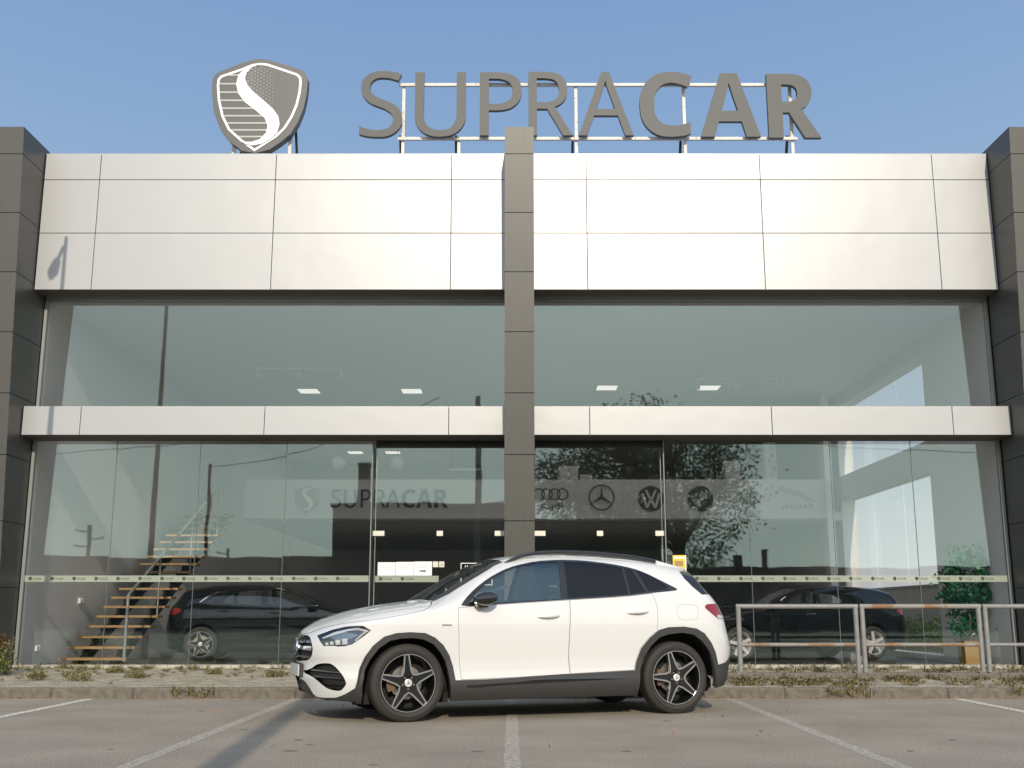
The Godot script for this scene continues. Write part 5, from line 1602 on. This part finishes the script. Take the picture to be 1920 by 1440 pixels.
func across_the_street() -> void:
	block("warehouse", "long low warehouse across the street opposite the staircase side, mirrored in the glass", Vector3(-48, 0, 50), Vector3(-11.0, 4.34, 62))
	block("workshop_block", "tall dark workshop with a square chimney across the street, mirrored in the entrance", Vector3(-10.95, 0, 50), Vector3(-0.6, 7.62, 64))
	block("workshop_annex", "dark flat annex beside the tall workshop, behind the plane tree", Vector3(-0.55, 0, 50.4), Vector3(9.2, 6.75, 62))
	var ch := thing("square_chimney", "square chimney rising above the tall workshop across the street", "chimney", Vector3(-9.18, 7.55, 50.5))
	obj("shaft", bx(Vector3(-0.34, -0.2, -0.3), Vector3(0.34, 2.3, 0.4), 0.02), M.street_wall, ch)
	obj("cap", bx(Vector3(-0.40, 2.3, -0.36), Vector3(0.40, 2.5, 0.46), 0.02), M.street_roof, ch)
	block("garage_row", "long low garage row across the street opposite the railings, mirrored in the glass", Vector3(9.25, 0, 50), Vector3(48, 3.8, 60))
	for c in [[13.9, 0.26, 0.75, "wide"], [15.65, 0.16, 1.1, "slim"]]:
		var t := thing("roof_flue", "%s dark flue on the garage row roof across the street" % c[3], "chimney", Vector3(c[0], 3.75, 51))
		obj("shaft", bx(Vector3(-c[1], 0, -0.2), Vector3(c[1], c[2], 0.2), 0.02), M.street_wall, t)
		obj("cap", bx(Vector3(-c[1] - 0.04, c[2], -0.24), Vector3(c[1] + 0.04, c[2] + 0.06, 0.24), 0.01), M.street_roof, t)
	# poles and wires
	for c in [[-30.7, 60.0, 6.8, "nearer"], [-23.1, 70.0, 5.9, "farther"]]:
		var t := thing("utility_pole", "%s utility pole with short cross arms behind the warehouse" % c[3], "pole", Vector3(c[0], 0, c[1] + 3.0))
		var s := MB.new()
		s.tube([Vector3(0, 0, 0), Vector3(0, c[2] + 0.4, 0)], [0.16, 0.12], 12)
		obj("shaft", s, M.concrete, t)
		for k in 3:
			var y: float = c[2] - 0.1 - k * 0.55
			var sx := -1.0 if k != 1 else 1.0
			var b := MB.new()
			b.bar(Vector3(0, y, 0), Vector3(sx * 0.95, y + 0.05, 0), 0.10, 0.10)
			b.bar(Vector3(sx * 0.85, y, 0), Vector3(sx * 0.85, y + 0.2, 0), 0.06, 0.06)
			obj("cross_arm", b, M.concrete, t)
	var lp := thing("line_pole", "slender dark pole carrying the wire in front of the warehouse", "pole", Vector3(-17.3, 0, 45))
	var ps := MB.new()
	ps.tube([Vector3(0, 0, 0), Vector3(0, 9.46, 0)], [0.11, 0.085], 12)
	obj("shaft", ps, M.bark, lp)
	for w in [["overhead_wire", "thin overhead wire running from the slender pole past the workshop", Vector3(-17.3, 9.3, 45), Vector3(-3.0, 9.6, 26), 0.7], ["overhead_wire", "thin overhead wire high above the lane opposite the staircase side", Vector3(-30, 7.2, 30), Vector3(-6, 9.3, 30), 0.25], ["overhead_wire", "thin overhead wire high above the lane opposite the window wall", Vector3(6, 8.95, 30), Vector3(30, 7.5, 30), 0.2]]:
		var pts := []
		var rad := []
		for k in 17:
			var u := k / 16.0
			pts.append(w[2].lerp(w[3], u) - Vector3(0, 4.0 * w[4] * u * (1 - u), 0)); rad.append(0.018)
		var s := MB.new()
		s.tube(pts, rad, 6)
		tag(obj(w[0], s, M.matt_black), w[1], "wire")
	# the big plane tree
	var r := RandomNumberGenerator.new()
	r.seed = 51
	var t := thing("plane_tree", "large leafy plane tree across the street, mirrored in the right entrance", "tree", Vector3(8.4, 0, 38))
	var tr := MB.new()
	tr.tube([Vector3(0, 0, 0), Vector3(-0.1, 2.0, 0), Vector3(0.05, 4.2, 0.1), Vector3(0.3, 5.6, 0.1)], [0.48, 0.38, 0.33, 0.24], 14)
	var limbs := []
	for k in 9:
		var a := TAU * k / 9 + r.randf_range(-0.3, 0.3)
		var reach := r.randf_range(2.0, 4.8)
		var h := r.randf_range(6.0, 10.6)
		var from := Vector3(0.1, r.randf_range(3.6, 5.4), 0.1)
		var tip := Vector3(cos(a) * reach - 1.2, h, sin(a) * reach * 0.8)
		tr.tube([from, from.lerp(tip, 0.5) + Vector3(0, 0.3, 0), tip], [0.17, 0.10, 0.035], 8)
		limbs.append(tip)
	var cl := []
	for k in 420:
		var q := Vector3(r.randf_range(-7.4, 5.0), r.randf_range(4.6, 11.7), r.randf_range(-3.6, 3.6))
		if q.x > -0.4 and r.randf() < 0.42 + 0.06 * q.x: continue
		if q.y > 9.6 and r.randf() < 0.5: continue
		var e := Vector3((q.x + 1.3) / 6.0, (q.y - 7.8) / 3.6, q.z / 3.4)
		if e.length() > 1.0 or (e.length() < 0.45 and r.randf() < 0.5): continue
		cl.append([q, r.randf_range(0.5, 0.95)])
	for q in limbs: cl.append([q, 0.8])
	for q in [Vector3(0.9, 3.9, 0), Vector3(1.9, 4.2, 0.4), Vector3(2.6, 5.0, 0), Vector3(0.2, 3.2, 0.5)]: cl.append([q, 0.45])
	for q in cl:   # twigs that carry the leaf clumps
		var best := Vector3(0.2, 5.0, 0.1)
		for l in limbs:
			var on: Vector3 = Vector3(0.1, 4.6, 0.1).lerp(l, 0.72)
			if on.distance_to(q[0]) < best.distance_to(q[0]): best = on
		var mid: Vector3 = best.lerp(q[0], 0.55) + Vector3(r.randf_range(-0.3, 0.3), 0.25, r.randf_range(-0.3, 0.3))
		tr.tube([best, mid, q[0] + Vector3(0, 0.2, 0)], [0.05, 0.03, 0.010], 5, false)
	obj("trunk", tr, M.bark, t)
	obj("crown", leaf_cloud(cl, 200, 0.185, r, [Color(0.04, 0.075, 0.02), Color(0.055, 0.10, 0.03), Color(0.075, 0.12, 0.035)]), M.leaf, t)
	for c in [[9.9, 46.0, "nearer the plane tree"], [11.3, 46.5, "nearer the wide roof flue"]]:
		var s := thing("round_bush", "dark rounded bush against the garage row, the one %s" % c[2], "bush", Vector3(c[0], 0, c[1]), 0.0, "bushes by the garage row")
		var st := MB.new()
		for k in 5:
			st.tube([Vector3(0, 0, 0), Vector3(r.randf_range(-0.5, 0.5), 2.6, r.randf_range(-0.5, 0.5))], [0.05, 0.02], 6)
		obj("stem", st, M.bark, s)
		var bc := []
		for k in 22: bc.append([Vector3(r.randf_range(-1, 1), r.randf_range(0.6, 4.0), r.randf_range(-0.8, 0.8)), 0.45])
		obj("crown", leaf_cloud(bc, 60, 0.17, r, [Color(0.03, 0.06, 0.02), Color(0.05, 0.08, 0.025)]), M.leaf, s)

# ---- weeds in the joints of the pavement ----
func tuft(r: RandomNumberGenerator, blades: int, h: float, spread: float, tints: Array) -> ArrayMesh:
	var v := PackedVector3Array()
	var n := PackedVector3Array()
	var c := PackedColorArray()
	for k in blades:
		var a := r.randf() * TAU
		var out := Vector3(cos(a), 0, sin(a))
		var base := out * r.randf() * spread * 0.4
		var hh := h * r.randf_range(0.45, 1.1)
		var lean_ := r.randf_range(0.15, 0.9)
		var side := out.cross(Vector3.UP) * r.randf_range(0.003, 0.006)
		var mid := base + out * spread * lean_ * 0.45 + Vector3(0, hh * 0.6, 0)
		var tip := base + out * spread * lean_ + Vector3(0, hh * r.randf_range(0.75, 1.0), 0)
		var t0: Color = tints[r.randi() % tints.size()]
		var nn := (out + Vector3(0, 0.8, 0.3)).normalized()
		for q in [base - side, base + side, mid + side, base - side, mid + side, mid - side, mid - side, mid + side, tip]:
			v.append(q); n.append(nn); c.append(t0)
		if r.randf() < 0.55:   # a small leaf or seed head
			for i in 3:
				var p := mid.lerp(tip, r.randf())
				var d := Vector3(r.randfn(), r.randfn() * 0.5 + 0.3, r.randfn()).normalized() * r.randf_range(0.012, 0.03)
				var e := d.cross(Vector3(r.randfn(), 1, r.randfn())).normalized() * 0.008
				for q in [p, p + d * 0.5 + e, p + d, p, p + d, p + d * 0.5 - e]:
					v.append(q); n.append(nn); c.append(t0)
	var m := ArrayMesh.new()
	var arr := []
	arr.resize(Mesh.ARRAY_MAX)
	arr[Mesh.ARRAY_VERTEX] = v
	arr[Mesh.ARRAY_NORMAL] = n
	arr[Mesh.ARRAY_COLOR] = c
	m.add_surface_from_arrays(Mesh.PRIMITIVE_TRIANGLES, arr)
	return m

func scatter(called: String, label: String, category: String, mesh: Mesh, m: Material, spots: Array) -> void:
	var mm := MultiMesh.new()
	mm.transform_format = MultiMesh.TRANSFORM_3D
	mm.mesh = mesh
	mm.instance_count = spots.size()
	for i in spots.size(): mm.set_instance_transform(i, spots[i])
	var o := MultiMeshInstance3D.new()
	o.name = numbered(called)
	o.multimesh = mm
	o.material_override = m
	add_child(o)
	tag(o, label, category, "", "stuff")

func put(r: RandomNumberGenerator, x: float, y: float, z: float, s: float) -> Transform3D:
	return Transform3D(Basis(Vector3.UP, r.randf() * TAU).scaled(Vector3.ONE * s), Vector3(x, y, z))

func weeds() -> void:
	var r := RandomNumberGenerator.new()
	r.seed = 23
	var green := [Color(0.12, 0.13, 0.04), Color(0.17, 0.16, 0.06), Color(0.24, 0.20, 0.09), Color(0.30, 0.24, 0.13)]
	var dry := [Color(0.34, 0.26, 0.12), Color(0.40, 0.32, 0.17), Color(0.28, 0.22, 0.10), Color(0.18, 0.18, 0.06)]
	var a := []
	var b := []
	var c := []
	for k in 400:
		var x := r.randf_range(-9, 9)
		var z := 0.22 + r.randf() * r.randf() * 4.0
		var y := 0.135
		if absf(x) < 2.6 and r.randf() < 0.5: continue
		a.append(put(r, x, y, z, r.randf_range(0.3, 0.9)))
	for k in 150:   # along the foot of the glass
		b.append(put(r, r.randf_range(-8, 8.2), 0.145, 0.20 + r.randf() * 0.22, r.randf_range(0.35, 1.0)))
	for k in 190:   # the dry strip in front of the low kerb
		c.append(put(r, r.randf_range(2.8, 9.5), 0.11, r.randf_range(2.7, 4.3), r.randf_range(0.5, 1.1)))
	for k in 70:   # between low kerb and glass
		b.append(put(r, r.randf_range(2.8, 9.0), 0.14, r.randf_range(0.4, 2.4), r.randf_range(0.5, 1.15)))
	for x in [-3.95, -3.7, -1.95, -1.7, 3.9, 4.05, 4.2, 6.05, 6.2, 7.6]:   # weeds hanging over the kerb
		for k in 7: b.append(put(r, x + r.randf_range(-0.12, 0.12), 0.02 + 0.08 * r.randf(), 4.50 + r.randf() * 0.05, r.randf_range(0.4, 0.8)))
	scatter("low_weeds", "sparse green weeds growing from the joints of the cobbled pavement", "weeds", tuft(r, 22, 0.07, 0.11, green), M.leaf, a)
	scatter("tall_weeds", "thin upright weeds along the foot of the glass and over the kerb", "weeds", tuft(r, 12, 0.135, 0.16, green + [Color(0.30, 0.24, 0.10), Color(0.26, 0.21, 0.10)]), M.leaf, b)
	scatter("dry_grass", "dry straw coloured grass on the strip between the two kerbs", "grass", tuft(r, 26, 0.075, 0.17, dry), M.leaf, c)
	# fallen leaves by the kerb
	var lf := []
	for k in 300:
		var near := r.randf() < 0.75
		lf.append(Transform3D(Basis(Vector3(r.randfn(), r.randfn() * 2, r.randfn()).normalized(), r.randf() * TAU).scaled(Vector3.ONE * r.randf_range(0.5, 1.1)), Vector3(r.randf_range(-8, 9), 0.012, 4.53 + (r.randf() * r.randf() * 0.25 if near else r.randf() * 5.0))))
	var d := MB.new()
	d.quad(Vector3(-0.014, 0, 0), Vector3(0, 0.004, -0.024), Vector3(0.014, 0, 0), Vector3(0, 0.002, 0.024), Vector3.UP)
	mat("dry_leaf", lc(0.30, 0.13, 0.05), 0.8)
	scatter("fallen_leaves", "reddish brown dry leaves lying along the kerb", "leaves", d.mesh(), M.dry_leaf, lf)
	# the bush at the left pillar
	var bush := thing("red_green_bush", "reddish and green bush at the foot of the left pillar", "bush", Vector3(-7.25, 0.13, 1.9))
	var st := MB.new()
	for k in 7:
		st.tube([Vector3(0, 0, 0), Vector3(r.randf_range(-0.35, 0.2), r.randf_range(0.3, 0.55), r.randf_range(-0.2, 0.2))], [0.012, 0.005], 6)
	obj("stem", st, M.bark, bush)
	var gc := []
	var rc := []
	for k in 26: gc.append([Vector3(r.randf_range(-0.6, 0.0), r.randf_range(0.03, 0.34), r.randf_range(-0.25, 0.4)), 0.10])
	for k in 16: rc.append([Vector3(r.randf_range(-0.6, -0.14), r.randf_range(0.32, 0.58), r.randf_range(-0.2, 0.2)), 0.09])
	obj("foliage", leaf_cloud(gc, 60, 0.05, r, [Color(0.13, 0.16, 0.04), Color(0.20, 0.22, 0.06), Color(0.09, 0.12, 0.03)]), M.leaf, bush)
	obj("red_foliage", leaf_cloud(rc, 60, 0.045, r, [Color(0.35, 0.13, 0.05), Color(0.28, 0.15, 0.06), Color(0.22, 0.2, 0.07)]), M.leaf, bush)
	# larger weed clumps standing out on the pavement
	for q in [[-5.75, 3.0, 1.15, "the largest green leafy weed clump on the cobbled pavement"], [-6.45, 2.9, 0.95, "leafy weed clump between the reddish bush and the largest clump"], [-5.2, 2.4, 0.75, "small leafy weed clump beside the largest one, before the lower treads"], [-5.9, 1.3, 0.7, "small weed clump close to the glass in front of the first tread"], [-3.3, 2.2, 0.6, "lone small weed clump in front of the black hatchback"], [-6.7, 3.9, 0.85, "weed clump at the kerb beside the reddish bush"], [-4.3, 1.6, 0.5, "weed clump in front of the hatchback rear wheel"]]:
		var w := thing("weed_clump", q[3], "weed", Vector3(q[0], 0.13, q[1]), r.randf() * TAU, "leafy clumps on the cobbles")
		var wc := []
		for k in 12: wc.append([Vector3(r.randf_range(-0.15, 0.15), r.randf_range(0.01, 0.075), r.randf_range(-0.12, 0.12)) * q[2], 0.045])
		obj("leaves", leaf_cloud(wc, 40, 0.035, r, green), M.leaf, w)
